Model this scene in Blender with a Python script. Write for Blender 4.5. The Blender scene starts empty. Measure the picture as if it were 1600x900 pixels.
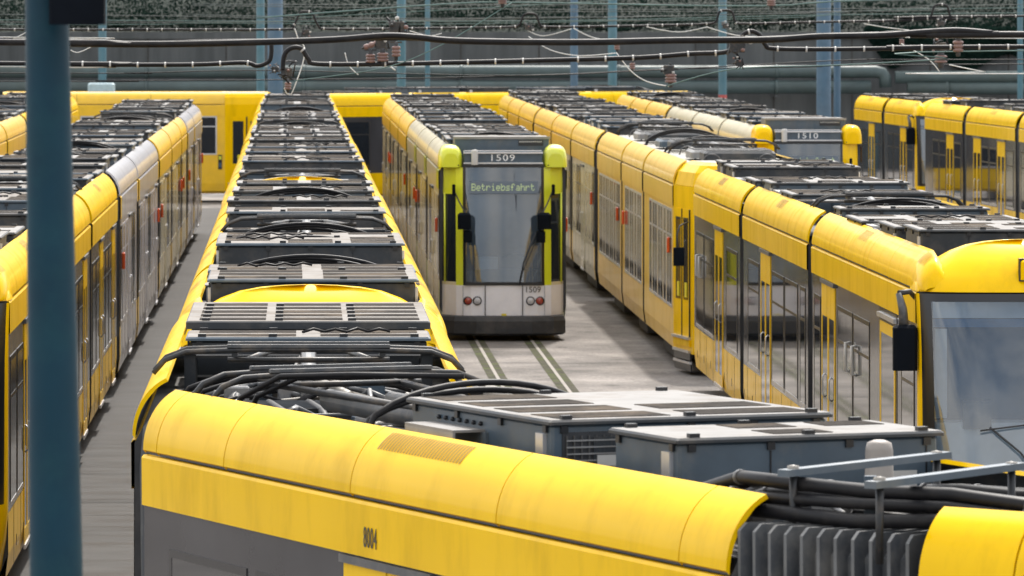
import bpy, math, random
from mathutils import Vector, Matrix
R = math.radians
scene = bpy.context.scene
col = scene.collection
random.seed(7)

# ------------------------------------------------------------------ camera, sky, sun, exposure
CAMZ = 5.85
cam_d = bpy.data.cameras.new('camera')
cam = bpy.data.objects.new('camera', cam_d); col.objects.link(cam)
cam.location = (0, 0, CAMZ); cam.rotation_euler = (R(90), 0, 0)
cam_d.sensor_width = 36; cam_d.lens = 8800 / 1600 * 36
cam_d.shift_x = (800 - 454) / 1600; cam_d.shift_y = -(450 - 26) / 1600
cam_d.clip_start = 1; cam_d.clip_end = 3000
cam_d.dof.use_dof = True; cam_d.dof.focus_distance = 48; cam_d.dof.aperture_fstop = 9
scene.camera = cam
SUN_EL, SUN_AZ = R(52), R(12)
world = bpy.data.worlds.new('World'); scene.world = world; world.use_nodes = True
wn = world.node_tree.nodes; wl = world.node_tree.links
sky = wn.new('ShaderNodeTexSky'); sky.sky_type = 'NISHITA'; sky.sun_disc = False
sky.sun_elevation = SUN_EL; sky.sun_rotation = SUN_AZ
sky.dust_density = 2.5; sky.air_density = 1.0
wn['Background'].inputs['Strength'].default_value = 0.132
# broken bright cloud over the blue sky
wtc = wn.new('ShaderNodeTexCoord'); wmp = wn.new('ShaderNodeMapping'); wmp.inputs['Scale'].default_value = (1.2, 1.2, 3.0)
wno = wn.new('ShaderNodeTexNoise'); wno.inputs['Scale'].default_value = 1.7; wno.inputs['Detail'].default_value = 7; wno.inputs['Roughness'].default_value = .55
wmr = wn.new('ShaderNodeMapRange'); wmr.inputs['From Min'].default_value = .36; wmr.inputs['From Max'].default_value = .56; wmr.inputs['To Min'].default_value = .12; wmr.inputs['To Max'].default_value = .92
wmx = wn.new('ShaderNodeMix'); wmx.data_type = 'RGBA'; wmx.inputs[7].default_value = (8.2, 8.2, 8.2, 1)
wl.new(wtc.outputs['Generated'], wmp.inputs[0]); wl.new(wmp.outputs[0], wno.inputs['Vector']); wl.new(wno.outputs[0], wmr.inputs[0])
# forward scattering: cloud glows brighter around the sun
wdp = wn.new('ShaderNodeVectorMath'); wdp.operation = 'DOT_PRODUCT'; wdp.inputs[1].default_value = (math.sin(SUN_AZ) * math.cos(SUN_EL), math.cos(SUN_AZ) * math.cos(SUN_EL), math.sin(SUN_EL))
wgl = wn.new('ShaderNodeMapRange'); wgl.interpolation_type = 'SMOOTHSTEP'; wgl.inputs['From Min'].default_value = .82; wgl.inputs['From Max'].default_value = .97; wgl.inputs['To Min'].default_value = 1.0; wgl.inputs['To Max'].default_value = 4
wsc = wn.new('ShaderNodeVectorMath'); wsc.operation = 'SCALE'; wsc.inputs[0].default_value = (8.4, 8.3, 8.1)
wl.new(wtc.outputs['Generated'], wdp.inputs[0]); wl.new(wdp.outputs['Value'], wgl.inputs[0]); wl.new(wgl.outputs[0], wsc.inputs['Scale']); wl.new(wsc.outputs[0], wmx.inputs[7])
wl.new(wmr.outputs[0], wmx.inputs[0]); wl.new(sky.outputs[0], wmx.inputs[6]); wl.new(wmx.outputs[2], wn['Background'].inputs['Color'])
sd = bpy.data.lights.new('sun', 'SUN'); sd.energy = 2.9; sd.angle = R(2.0); sd.color = (1, 0.94, 0.86)
sun = bpy.data.objects.new('sun', sd); col.objects.link(sun)
sv = Vector((math.sin(SUN_AZ) * math.cos(SUN_EL), math.cos(SUN_AZ) * math.cos(SUN_EL), math.sin(SUN_EL)))
sun.rotation_euler = sv.to_track_quat('Z', 'Y').to_euler(); sun.location = (20, 60, 60)
scene.view_settings.view_transform = 'Standard'; scene.view_settings.look = 'None'
scene.view_settings.gamma = 1; scene.view_settings.exposure = 0.66

def at(px, py, D):
    s = 8800 / D
    return Vector(((px - 454) / s, D, CAMZ - (py - 26) / s))

# ------------------------------------------------------------------ materials
MATS = {}
def mat(name, base, rough=0.5, metal=0.0, coat=0.0, noise=0.0, nscale=6.0, dirt=None, dscale=1.5, bump=0.0, bscale=60, emis=None, stretch=None, spec=0.5, rvar=0.0):
    m = bpy.data.materials.new(name); m.use_nodes = True
    nt = m.node_tree; b = nt.nodes['Principled BSDF']
    b.inputs['Base Color'].default_value = (*base, 1); b.inputs['Roughness'].default_value = rough
    b.inputs['Metallic'].default_value = metal; b.inputs['Coat Weight'].default_value = coat
    b.inputs['Coat Roughness'].default_value = 0.06; b.inputs['Specular IOR Level'].default_value = spec
    if emis: b.inputs['Emission Color'].default_value = (*emis[0], 1); b.inputs['Emission Strength'].default_value = emis[1]
    tc = nt.nodes.new('ShaderNodeTexCoord'); mp = nt.nodes.new('ShaderNodeMapping')
    if stretch: mp.inputs['Scale'].default_value = stretch
    oi = nt.nodes.new('ShaderNodeObjectInfo'); ad = nt.nodes.new('ShaderNodeVectorMath'); ad.operation = 'ADD'
    mu = nt.nodes.new('ShaderNodeMath'); mu.operation = 'MULTIPLY'; mu.inputs[1].default_value = 37.0
    nt.links.new(oi.outputs['Random'], mu.inputs[0]); nt.links.new(tc.outputs['Object'], ad.inputs[0]); nt.links.new(mu.outputs[0], ad.inputs[1])
    nt.links.new(ad.outputs[0], mp.inputs[0])
    colsock = None
    if noise > 0:
        n = nt.nodes.new('ShaderNodeTexNoise'); n.inputs['Scale'].default_value = nscale; n.inputs['Detail'].default_value = 5
        nt.links.new(mp.outputs[0], n.inputs['Vector'])
        r = nt.nodes.new('ShaderNodeMapRange'); r.inputs['From Min'].default_value = .3; r.inputs['From Max'].default_value = .7
        r.inputs['To Min'].default_value = 1 - noise; r.inputs['To Max'].default_value = 1 + noise * .6
        nt.links.new(n.outputs[0], r.inputs[0])
        v = nt.nodes.new('ShaderNodeVectorMath'); v.operation = 'SCALE'; v.inputs[0].default_value = base
        nt.links.new(r.outputs[0], v.inputs['Scale']); colsock = v.outputs[0]
    if dirt:
        n2 = nt.nodes.new('ShaderNodeTexNoise'); n2.inputs['Scale'].default_value = dscale; n2.inputs['Detail'].default_value = 9; n2.inputs['Roughness'].default_value = .68
        nt.links.new(mp.outputs[0], n2.inputs['Vector'])
        cr = nt.nodes.new('ShaderNodeMapRange'); cr.inputs['From Min'].default_value = .48; cr.inputs['From Max'].default_value = .72; cr.inputs['To Max'].default_value = dirt[1]
        nt.links.new(n2.outputs[0], cr.inputs[0])
        mx = nt.nodes.new('ShaderNodeMix'); mx.data_type = 'RGBA'; mx.inputs[6].default_value = (*base, 1); mx.inputs[7].default_value = (*dirt[0], 1)
        if colsock: nt.links.new(colsock, mx.inputs[6])
        nt.links.new(cr.outputs[0], mx.inputs[0]); colsock = mx.outputs[2]
        ra = nt.nodes.new('ShaderNodeMath'); ra.operation = 'MULTIPLY_ADD'; ra.inputs[1].default_value = .35; ra.inputs[2].default_value = rough
        nt.links.new(cr.outputs[0], ra.inputs[0]); nt.links.new(ra.outputs[0], b.inputs['Roughness'])
    if colsock: nt.links.new(colsock, b.inputs['Base Color'])
    if bump > 0:
        n3 = nt.nodes.new('ShaderNodeTexNoise'); n3.inputs['Scale'].default_value = bscale; n3.inputs['Detail'].default_value = 3
        nt.links.new(mp.outputs[0], n3.inputs['Vector'])
        bp = nt.nodes.new('ShaderNodeBump'); bp.inputs['Strength'].default_value = bump; bp.inputs['Distance'].default_value = .01
        nt.links.new(n3.outputs[0], bp.inputs['Height']); nt.links.new(bp.outputs[0], b.inputs['Normal'])
        if coat: nt.links.new(bp.outputs[0], b.inputs['Coat Normal'])
    MATS[name] = m
    return m
mat('yellow', (.90, .55, .0), .33, coat=.28, noise=.06, nscale=1.2, dirt=((.46, .26, .0), .42), dscale=2.2, stretch=(1.2, 1.2, .3), bump=.10, bscale=1.6, spec=.04)
mat('lime', (.66, .70, .02), .4, coat=.6, noise=.06, dirt=((.4, .38, .2), .3))
mat('amber_yellow', (.86, .52, .02), .36, coat=.3, noise=.08, dirt=((.45, .27, .08), .35), bump=.12, bscale=2)
mat('cream_paint', (.74, .67, .47), .33, coat=.5, noise=.07, dirt=((.42, .34, .22), .4), dscale=.9, stretch=(1, 1, .4), bump=.1, bscale=2)
mat('silver_paint', (.66, .64, .68), .3, coat=.6, noise=.07, dirt=((.3, .27, .26), .45), dscale=.9, stretch=(1, 1, .4), bump=.1, bscale=2)
mat('front_white', (.84, .84, .90), .35, coat=.5, noise=.05, dirt=((.4, .36, .3), .35))
mat('window_strip', (.05, .05, .055), .10, spec=.28, coat=.0, noise=.2, nscale=1.2, dirt=((.10, .09, .08), .12), bump=.15, bscale=1.2)
mat('glass', (.018, .022, .028), .04, spec=.9, noise=.2, nscale=1.0, bump=.03, bscale=2)
mat('film_sheen_cream', (.68, .63, .45), .18, coat=.8, noise=.2, nscale=1.5, bump=.06, bscale=1.5, stretch=(1, 2.5, .5))  # pale window panes: grazing reflection painted into the colour
mat('film_sheen_silver', (.58, .56, .59), .18, coat=.8, noise=.2, nscale=1.5, bump=.06, bscale=1.5, stretch=(1, 2.5, .5))  # same painted reflection for panes on the silver trams
mat('dark_frame', (.012, .013, .016), .3, noise=.1)
mat('silver_trim', (.62, .62, .64), .32, metal=.7, noise=.1)
mat('rubber', (.028, .03, .035), .55, noise=.2, dirt=((.12, .11, .1), .6))
mat('bellows_cloth', (.06, .066, .075), .5, noise=.2, dirt=((.2, .19, .17), .6), dscale=3)
mat('rib_grey', (.13, .135, .14), .5, noise=.2, dirt=((.2, .19, .17), .5), dscale=4)
mat('roof_floor', (.045, .045, .045), .7, noise=.25, dirt=((.12, .10, .075), .6), dscale=3)
mat('box_side', (.060, .088, .118), .42, noise=.15, dirt=((.17, .16, .14), .5), dscale=2.5)
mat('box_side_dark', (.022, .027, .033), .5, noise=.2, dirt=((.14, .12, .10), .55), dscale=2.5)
mat('box_top', (.25, .243, .236), .65, spec=.10, noise=.12, nscale=3, dirt=((.20, .17, .14), .7), dscale=2.6, bump=.2)
mat('box_top_warm', (.215, .20, .185), .65, spec=.10, noise=.15, nscale=3, dirt=((.16, .13, .10), .75), dscale=2.2, bump=.2)
mat('antislip', (.05, .045, .041), .9, spec=.03, noise=.25, nscale=20, dirt=((.25, .2, .15), .6), bump=.5, bscale=200)
mat('unit_grey', (.24, .24, .24), .45, noise=.15, dirt=((.15, .13, .11), .6), dscale=4)
mat('fin_dark', (.07, .07, .07), .6, noise=.2)
mat('panto_metal', (.028, .03, .033), .45, metal=.3, noise=.2, dirt=((.2, .15, .1), .5), dscale=6)
mat('tube_grey', (.07, .075, .082), .42, noise=.15, dirt=((.3, .25, .2), .4), dscale=6)
mat('tube_white', (.30, .28, .25), .45, noise=.15, dirt=((.2, .15, .1), .6), dscale=6)
mat('cable_black', (.008, .008, .010), .5, noise=.2, spec=.25, dirt=((.05, .045, .04), .4), dscale=5)
mat('clip_white', (.5, .49, .47), .5, noise=.1)
mat('insulator', (.20, .115, .10), .35, noise=.15, dirt=((.2, .13, .1), .6), dscale=8)
mat('wire', (.10, .17, .16), .55, metal=.2, noise=.2)
mat('far_wire', (.07, .09, .09), .6, noise=.2)
mat('wire_white', (.75, .75, .72), .45, noise=.15)
mat('orange_lens', (.75, .09, .01), .25, coat=.5, noise=.08)
mat('red_lens', (.35, .05, .03), .2, coat=.6, noise=.1)
mat('lamp_glass', (.55, .55, .58), .15, coat=.6, noise=.2, nscale=20)
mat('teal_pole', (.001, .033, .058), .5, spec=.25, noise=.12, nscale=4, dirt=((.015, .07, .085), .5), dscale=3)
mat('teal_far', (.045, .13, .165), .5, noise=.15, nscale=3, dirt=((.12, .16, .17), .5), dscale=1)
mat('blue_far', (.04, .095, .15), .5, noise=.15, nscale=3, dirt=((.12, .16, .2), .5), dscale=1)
mat('red_band', (.45, .08, .07), .5, noise=.1)
mat('black_box', (.004, .006, .010), .75, noise=.2, spec=.08)
mat('display', (.10, .13, .17), .3, noise=.1)
mat('display_text', (.5, .62, .3), .5, noise=.05, emis=((.55, .75, .4), .12))
mat('text_white', (.8, .82, .85), .5, noise=.05)
mat('text_dark', (.05, .045, .03), .5, noise=.05)
mat('dash', (.75, .82, .88), .6, noise=.1)
mat('seat_blue', (.05, .16, .33), .7, noise=.2)
mat('cab_inner', (.30, .37, .45), .7, noise=.2)
mat('pipe_green', (.06, .09, .092), .5, noise=.2, nscale=1.2, dirt=((.05, .06, .05), .6), dscale=.7)
mat('rail_steel', (.27, .25, .23), .7, spec=.1, noise=.2)
mat('rail_bed', (.075, .072, .055), .9, spec=.05, noise=.4, nscale=7, dirt=((.10, .13, .045), .8), dscale=1.5, bump=.6, bscale=25)
mat('leaf', (.014, .028, .022), .9, noise=.3, nscale=.5, spec=.0)
mat('ivy_leaf', (.013, .030, .024), .9, noise=.3, nscale=.7, spec=.0)
mat('sticker', (.75, .62, .02), .5, noise=.1)
mat('pale_box', (.35, .46, .5), .5, noise=.15)
mat('joint_sealant', (.05, .048, .045), .9, noise=.3)

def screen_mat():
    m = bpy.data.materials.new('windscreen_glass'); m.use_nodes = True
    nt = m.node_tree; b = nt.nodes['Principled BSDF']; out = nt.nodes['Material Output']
    b.inputs['Base Color'].default_value = (.12, .17, .23, 1); b.inputs['Roughness'].default_value = .04  # pale blue base stands in for sky reflected in the glass
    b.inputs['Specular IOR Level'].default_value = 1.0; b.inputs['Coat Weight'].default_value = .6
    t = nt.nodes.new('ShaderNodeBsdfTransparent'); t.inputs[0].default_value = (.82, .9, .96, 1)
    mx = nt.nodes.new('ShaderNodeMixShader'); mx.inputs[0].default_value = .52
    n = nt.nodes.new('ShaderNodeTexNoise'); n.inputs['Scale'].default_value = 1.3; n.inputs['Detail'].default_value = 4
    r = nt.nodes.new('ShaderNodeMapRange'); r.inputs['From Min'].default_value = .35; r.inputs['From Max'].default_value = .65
    r.inputs['To Min'].default_value = .22; r.inputs['To Max'].default_value = .45  # blotchy share of that painted reflection
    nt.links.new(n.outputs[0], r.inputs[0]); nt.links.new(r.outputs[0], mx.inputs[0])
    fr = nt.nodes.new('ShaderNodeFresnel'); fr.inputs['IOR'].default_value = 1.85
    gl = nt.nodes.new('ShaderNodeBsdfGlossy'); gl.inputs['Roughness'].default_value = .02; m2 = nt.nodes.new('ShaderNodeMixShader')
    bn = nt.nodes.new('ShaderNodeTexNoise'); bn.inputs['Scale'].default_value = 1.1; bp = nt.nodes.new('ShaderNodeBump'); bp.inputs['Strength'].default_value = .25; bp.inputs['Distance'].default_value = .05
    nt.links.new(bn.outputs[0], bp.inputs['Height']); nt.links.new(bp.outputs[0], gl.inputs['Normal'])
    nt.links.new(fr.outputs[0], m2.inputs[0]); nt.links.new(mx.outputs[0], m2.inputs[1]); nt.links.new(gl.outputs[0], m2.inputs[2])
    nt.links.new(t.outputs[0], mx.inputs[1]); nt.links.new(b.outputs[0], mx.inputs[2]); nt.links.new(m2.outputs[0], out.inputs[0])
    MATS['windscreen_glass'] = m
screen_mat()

def leafy(name):
    m = MATS[name]; nt = m.node_tree; b = nt.nodes['Principled BSDF']; out = nt.nodes['Material Output']
    t = nt.nodes.new('ShaderNodeBsdfTranslucent'); mx = nt.nodes.new('ShaderNodeMixShader'); mx.inputs[0].default_value = .5
    for l in b.inputs['Base Color'].links: nt.links.new(l.from_socket, t.inputs[0])
    nt.links.new(b.outputs[0], mx.inputs[1]); nt.links.new(t.outputs[0], mx.inputs[2]); nt.links.new(mx.outputs[0], out.inputs[0])
leafy('leaf'); leafy('ivy_leaf')
def ground_mat():
    m = bpy.data.materials.new('yard_concrete'); m.use_nodes = True
    nt = m.node_tree; b = nt.nodes['Principled BSDF']; N = nt.nodes.new; L = nt.links.new
    tc = N('ShaderNodeTexCoord')
    def noise(scale, sx, sy, det=6):
        mp = N('ShaderNodeMapping'); mp.inputs['Scale'].default_value = (sx, sy, 1); L(tc.outputs['Object'], mp.inputs[0])
        n = N('ShaderNodeTexNoise'); n.inputs['Scale'].default_value = scale; n.inputs['Detail'].default_value = det; n.inputs['Roughness'].default_value = .62
        L(mp.outputs[0], n.inputs['Vector']); return n.outputs[0]
    a = noise(1, .5, .35); s = noise(1, 1.2, .9, 8); g = noise(18, 1, .35, 4)
    cr = N('ShaderNodeValToRGB'); L(a, cr.inputs[0])
    e = cr.color_ramp.elements; e[0].position = .3; e[0].color = (.085, .078, .074, 1); e[1].position = .7; e[1].color = (.26, .238, .222, 1)
    m1 = N('ShaderNodeMapRange'); L(s, m1.inputs[0]); m1.inputs['From Min'].default_value = .3; m1.inputs['From Max'].default_value = .7; m1.inputs['To Min'].default_value = .72; m1.inputs['To Max'].default_value = 1.2
    m2 = N('ShaderNodeMapRange'); L(g, m2.inputs[0]); m2.inputs['From Min'].default_value = .3; m2.inputs['From Max'].default_value = .7; m2.inputs['To Min'].default_value = .8; m2.inputs['To Max'].default_value = 1.18
    mm = N('ShaderNodeMath'); mm.operation = 'MULTIPLY'; L(m1.outputs[0], mm.inputs[0]); L(m2.outputs[0], mm.inputs[1])
    st = noise(1.6, 1, .45, 5); m3 = N('ShaderNodeMapRange'); L(st, m3.inputs[0]); m3.inputs['From Min'].default_value = .60; m3.inputs['From Max'].default_value = .68; m3.inputs['To Min'].default_value = 1; m3.inputs['To Max'].default_value = .62
    m4 = N('ShaderNodeMath'); m4.operation = 'MULTIPLY'; L(mm.outputs[0], m4.inputs[0]); L(m3.outputs[0], m4.inputs[1]); mm = m4
    v = N('ShaderNodeVectorMath'); v.operation = 'SCALE'; L(cr.outputs[0], v.inputs[0]); L(mm.outputs[0], v.inputs['Scale'])
    L(v.outputs[0], b.inputs['Base Color']); b.inputs['Roughness'].default_value = .85; b.inputs['Specular IOR Level'].default_value = .2
    bp = N('ShaderNodeBump'); bp.inputs['Strength'].default_value = .5; bp.inputs['Distance'].default_value = .02; L(g, bp.inputs['Height']); L(bp.outputs[0], b.inputs['Normal'])
    MATS['yard_concrete'] = m
ground_mat()
def wall_mat():
    m = bpy.data.materials.new('retaining_concrete'); m.use_nodes = True
    nt = m.node_tree; b = nt.nodes['Principled BSDF']; N = nt.nodes.new; L = nt.links.new
    tc = N('ShaderNodeTexCoord'); mp = N('ShaderNodeMapping'); mp.inputs['Scale'].default_value = (1.2, 1, .12); L(tc.outputs['Object'], mp.inputs[0])
    n = N('ShaderNodeTexNoise'); n.inputs['Scale'].default_value = 1.0; n.inputs['Detail'].default_value = 7; n.inputs['Roughness'].default_value = .65; L(mp.outputs[0], n.inputs['Vector'])
    cr = N('ShaderNodeValToRGB'); e = cr.color_ramp.elements
    e[0].position = .3; e[0].color = (.05, .056, .058, 1); e[1].position = .7; e[1].color = (.115, .122, .125, 1)
    L(n.outputs[0], cr.inputs[0]); L(cr.outputs[0], b.inputs['Base Color']); b.inputs['Roughness'].default_value = .85
    MATS['retaining_concrete'] = m
wall_mat()
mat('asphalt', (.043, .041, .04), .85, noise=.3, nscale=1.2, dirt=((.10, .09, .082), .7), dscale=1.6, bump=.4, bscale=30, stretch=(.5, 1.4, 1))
mat('hill_soil', (.014, .026, .02), .9, noise=.4, nscale=.4)

# ------------------------------------------------------------------ mesh builder
class MB:
    def __init__(s): s.v = []; s.f = []; s.m = []; s.sm = []; s.names = []
    def mi(s, name):
        if name not in s.names: s.names.append(name)
        return s.names.index(name)
    def face(s, idx, m, smooth=False): s.f.append(idx); s.m.append(s.mi(m)); s.sm.append(smooth)
    def quad(s, pts, m, smooth=False):
        b = len(s.v); s.v += [tuple(p) for p in pts]; s.face(list(range(b, b + len(pts))), m, smooth)
    def box(s, x0, x1, y0, y1, z0, z1, m, top=None):
        if x0 > x1: x0, x1 = x1, x0
        if y0 > y1: y0, y1 = y1, y0
        b = len(s.v)
        s.v += [(x0, y0, z0), (x1, y0, z0), (x1, y1, z0), (x0, y1, z0), (x0, y0, z1), (x1, y0, z1), (x1, y1, z1), (x0, y1, z1)]
        for i, q in enumerate([(0, 3, 2, 1), (4, 5, 6, 7), (0, 1, 5, 4), (1, 2, 6, 5), (2, 3, 7, 6), (3, 0, 4, 7)]):
            s.face([b + k for k in q], (top if (top and i == 1) else m))
    def cbox(s, x0, x1, y0, y1, z0, z1, m, c=.02, top=None):
        """box with chamfered vertical and top edges"""
        def ring(z, i):
            return [(x0 + i + c, y0 + i, z), (x1 - i - c, y0 + i, z), (x1 - i, y0 + i + c, z), (x1 - i, y1 - i - c, z), (x1 - i - c, y1 - i, z), (x0 + i + c, y1 - i, z), (x0 + i, y1 - i - c, z), (x0 + i, y0 + i + c, z)]
        b = len(s.v); s.v += ring(z0, 0) + ring(z1 - c, 0) + ring(z1, c)
        for k in range(2):
            for i in range(8):
                j = (i + 1) % 8; s.face([b + k * 8 + i, b + k * 8 + j, b + k * 8 + 8 + j, b + k * 8 + 8 + i], m)
        s.face([b + 16 + i for i in range(8)], top or m)
    def grid(s, rows, m, smooth=True, close=False, matf=None, flip=False):
        b = len(s.v); nr = len(rows); nc = len(rows[0])
        for r in rows: s.v += [tuple(p) for p in r]
        for i in range(nr - 1):
            for j in range(nc if close else nc - 1):
                k = (j + 1) % nc
                q = [b + i * nc + j, b + i * nc + k, b + (i + 1) * nc + k, b + (i + 1) * nc + j]
                if flip: q.reverse()
                mm = matf(i, j) if matf else m
                if mm: s.face(q, mm, smooth)
    def tube(s, pts, r, m, n=8, caps=True, smooth=True):
        pts = [Vector(p) for p in pts]; rows = []
        up0 = None
        for i, p in enumerate(pts):
            a = pts[max(i - 1, 0)]; c = pts[min(i + 1, len(pts) - 1)]
            t = (c - a).normalized()
            if up0 is None: up0 = Vector((0, 0, 1)) if abs(t.z) < .9 else Vector((1, 0, 0))
            x = t.cross(up0).normalized(); y = x.cross(t).normalized(); up0 = y
            rr = r[i] if isinstance(r, (list, tuple)) else r
            rows.append([p + (x * math.cos(k * 2 * math.pi / n) + y * math.sin(k * 2 * math.pi / n)) * rr for k in range(n)])
        b = len(s.v); s.grid(rows, m, smooth, close=True)
        if caps:
            s.face([b + k for k in range(n)][::-1], m); s.face([b + (len(rows) - 1) * n + k for k in range(n)], m)
    def lathe(s, base, prof, m, n=16, axis='z'):
        rows = []
        for r, h in prof:
            rows.append([Vector(base) + (Vector((r * math.cos(a), r * math.sin(a), h)) if axis == 'z' else Vector((r * math.cos(a), h, r * math.sin(a)))) for a in [k * 2 * math.pi / n for k in range(n)]])
        s.grid(rows, m, True, close=True, flip=(axis != 'z'))
    def mesh(s, name):
        me = bpy.data.meshes.new(name); me.from_pydata(s.v, [], s.f)
        for n in s.names: me.materials.append(MATS[n])
        me.polygons.foreach_set('material_index', s.m); me.polygons.foreach_set('use_smooth', s.sm); me.update()
        return me
    def build(s, name, parent=None, M=None, bevel=0):
        return link(name, s.mesh(name), parent, M, bevel)
def link(name, me, parent=None, M=None, bevel=0):
    o = bpy.data.objects.new(name, me); col.objects.link(o)
    if parent: o.parent = parent
    if M is not None: o.matrix_local = M
    if bevel:
        b = o.modifiers.new('bevel', 'BEVEL'); b.width = bevel; b.segments = 1; b.limit_method = 'ANGLE'; b.angle_limit = R(50)
    return o
def tag(o, label=None, cat=None, group=None, kind=None):
    if label: o['label'] = label
    if cat: o['category'] = cat
    if group: o['group'] = group
    if kind: o['kind'] = kind
    return o
def empty(name, loc, label, cat, group=None, rz=0):
    o = bpy.data.objects.new(name, None); col.objects.link(o); o.location = loc; o.rotation_euler = (0, 0, rz); o.empty_display_size = .5
    return tag(o, label, cat, group)
def text_mesh(txt, size, mname, sx=1.0, extrude=.002, spacing=1.0):
    cu = bpy.data.curves.new('lettering', 'FONT'); cu.body = txt; cu.size = size; cu.extrude = extrude; cu.align_x = 'CENTER'; cu.align_y = 'CENTER'
    cu.space_character = spacing; cu.resolution_u = 3
    o = bpy.data.objects.new('lettering_tmp', cu); col.objects.link(o)
    dg = bpy.context.evaluated_depsgraph_get(); me = bpy.data.meshes.new_from_object(o.evaluated_get(dg))
    bpy.data.objects.remove(o); bpy.data.curves.remove(cu)
    for v in me.vertices: v.co.x *= sx
    me.materials.clear(); me.materials.append(MATS[mname]); me.name = 'lettering'
    return me
FONT = {'B': '11110 10001 10001 11110 10001 10001 11110', 'e': '00000 00000 01110 10001 11111 10000 01110', 't': '01000 01000 11110 01000 01000 01001 00110', 'r': '00000 00000 10110 11001 10000 10000 10000',
        'i': '00100 00000 01100 00100 00100 00100 01110', 'b': '10000 10000 10110 11001 10001 10001 11110', 's': '00000 00000 01111 10000 01110 00001 11110', 'f': '00110 01001 01000 11100 01000 01000 01000',
        'a': '00000 00000 01110 00001 01111 10001 01111', 'h': '10000 10000 10110 11001 10001 10001 10001'}
def dot_text(txt, p=.0148, q=.0185):
    b = MB(); W = len(txt) * 6 * p
    b.box(-W / 2 - .05, W / 2 + .05, -.11, .11, -.008, -.002, 'display')
    for n, ch in enumerate(txt):
        for r, row in enumerate(FONT[ch].split()):
            for c, bit in enumerate(row):
                if bit == '1':
                    x = -W / 2 + (n * 6 + c) * p; y = (3 - r) * q; b.quad([(x, y, 0), (x + p * .86, y, 0), (x + p * .86, y + q * .86, 0), (x, y + q * .86, 0)], 'display_text')
    return b.mesh('display_text')
CACHE = {}
def cached(key, fn):
    if key not in CACHE: CACHE[key] = fn()
    return CACHE[key]

HW = 1.15
def ell(t):   # fairing curve t 0..1 : from the side (x 1.16, z 3.10) up and inwards to (0.80, 3.45)
    a = R(68) * t
    return (1.16 - .355 * (1 - math.cos(a)), 3.10 + .405 * math.sin(a))

# ------------------------------------------------------------------ side openings (built for the side x = +1, y length w centred)
def window_mesh(w, z0, z1, style):
    def f():
        b = MB(); fr = {'modern': 'dark_frame', 'old': 'silver_trim', 'nf': 'dark_frame', 'cream': 'film_sheen_cream', 'silver': 'film_sheen_silver'}[style]; gl = fr if fr.startswith('film') else 'glass'
        if gl != 'glass': fr = {'cream': 'cream_paint', 'silver': 'silver_paint'}[style]
        t = .05 if style != 'old' else .045
        b.box(-.02, .0035, -w / 2 + t, w / 2 - t, z0 + t, z1 - t, gl)
        b.box(-.02, .006, -w / 2, w / 2, z0, z0 + t, 'silver_trim' if gl == 'glass' else fr); b.box(-.02, .0055, -w / 2, w / 2, z1 - t, z1, fr)
        b.box(-.02, .0055, -w / 2, -w / 2 + t, z0 + t, z1 - t, fr); b.box(-.02, .0055, w / 2 - t, w / 2, z0 + t, z1 - t, fr)
        zz = z1 - (z1 - z0) * .27
        b.box(.001, .0052, -w / 2 + t, w / 2 - t, zz - .018, zz + .018, fr)
        if w > 1.0:
            n = 2 if style != 'modern' else 1
            for k in range(1, n): b.box(.001, .0049, -w / 2 + k * w / n - .025, -w / 2 + k * w / n + .025, z0 + t, z1 - t, fr)
        return b.mesh('window')
    return cached(('win', round(w, 2), z0, z1, style), f)
def door_mesh(w, z0, z1, colr, gl='glass'):
    def f():
        b = MB(); h = w / 2
        for a0, a1 in ((-h, -.01), (.01, h)):
            t = .07
            b.box(0, .009, a0, a0 + t, z0, z1, colr); b.box(0, .009, a1 - t, a1, z0, z1, colr)
            b.box(0, .009, a0 + t, a1 - t, z1 - .38, z1, colr); b.box(0, .009, a0 + t, a1 - t, z0, z0 + .16, colr)
            b.box(0, .005, a0 + t, a1 - t, z0 + .16, z1 - .38, gl)
            b.tube([(.005, (a0 + a1) / 2, 1.35), (.035, (a0 + a1) / 2, 1.38), (.035, (a0 + a1) / 2, 1.6), (.005, (a0 + a1) / 2, 1.63)], .010, 'silver_trim', 6)
        b.box(0, .03, -h - .03, h + .03, z1 + .003, z1 + .05, 'tube_grey')
        b.box(0, .02, -h, h, z0 - .05, z0 - .003, 'silver_trim')
        return b.mesh('door')
    return cached(('door', round(w, 2), z0, z1, colr, gl), f)
def single_door_mesh(w):
    def f():
        b = MB(); h = w / 2
        b.box(0, .004, -h - .12, h + .12, .5, 2.735, 'dark_frame')
        for a0, a1 in ((-h, -h + .09), (h - .09, h)): b.box(.004, .012, a0, a1, .5, 2.6, 'yellow')
        b.box(.004, .012, -h + .09, h - .09, 2.48, 2.6, 'yellow'); b.box(.004, .012, -h + .09, h - .09, .5, 1.15, 'yellow')
        b.box(.004, .008, -h + .09, h - .09, 1.15, 2.48, 'glass'); b.box(.0, .035, -h - .1, h + .1, 2.64, 2.69, 'silver_trim')
        return b.mesh('door')
    return cached(('sdoor', w), f)
def marker_mesh():
    def f():
        b = MB(); b.cbox(0, .05, -.06, .06, -.13, .13, 'orange_lens', .015); return b.mesh('marker_light')
    return cached('marker', f)
def side_matrix(side, y):
    return Matrix.Translation((side * 1.15, y, 0)) @ (Matrix.Identity(4) if side > 0 else Matrix.Scale(-1, 4, (1, 0, 0)))
def mirror_mesh(me):   # mirrored copy of a mesh with flipped faces
    def f():
        m = me.copy(); m.transform(Matrix.Scale(-1, 4, (1, 0, 0))); m.flip_normals(); return m
    return cached(('mir', me.name), f)
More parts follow.
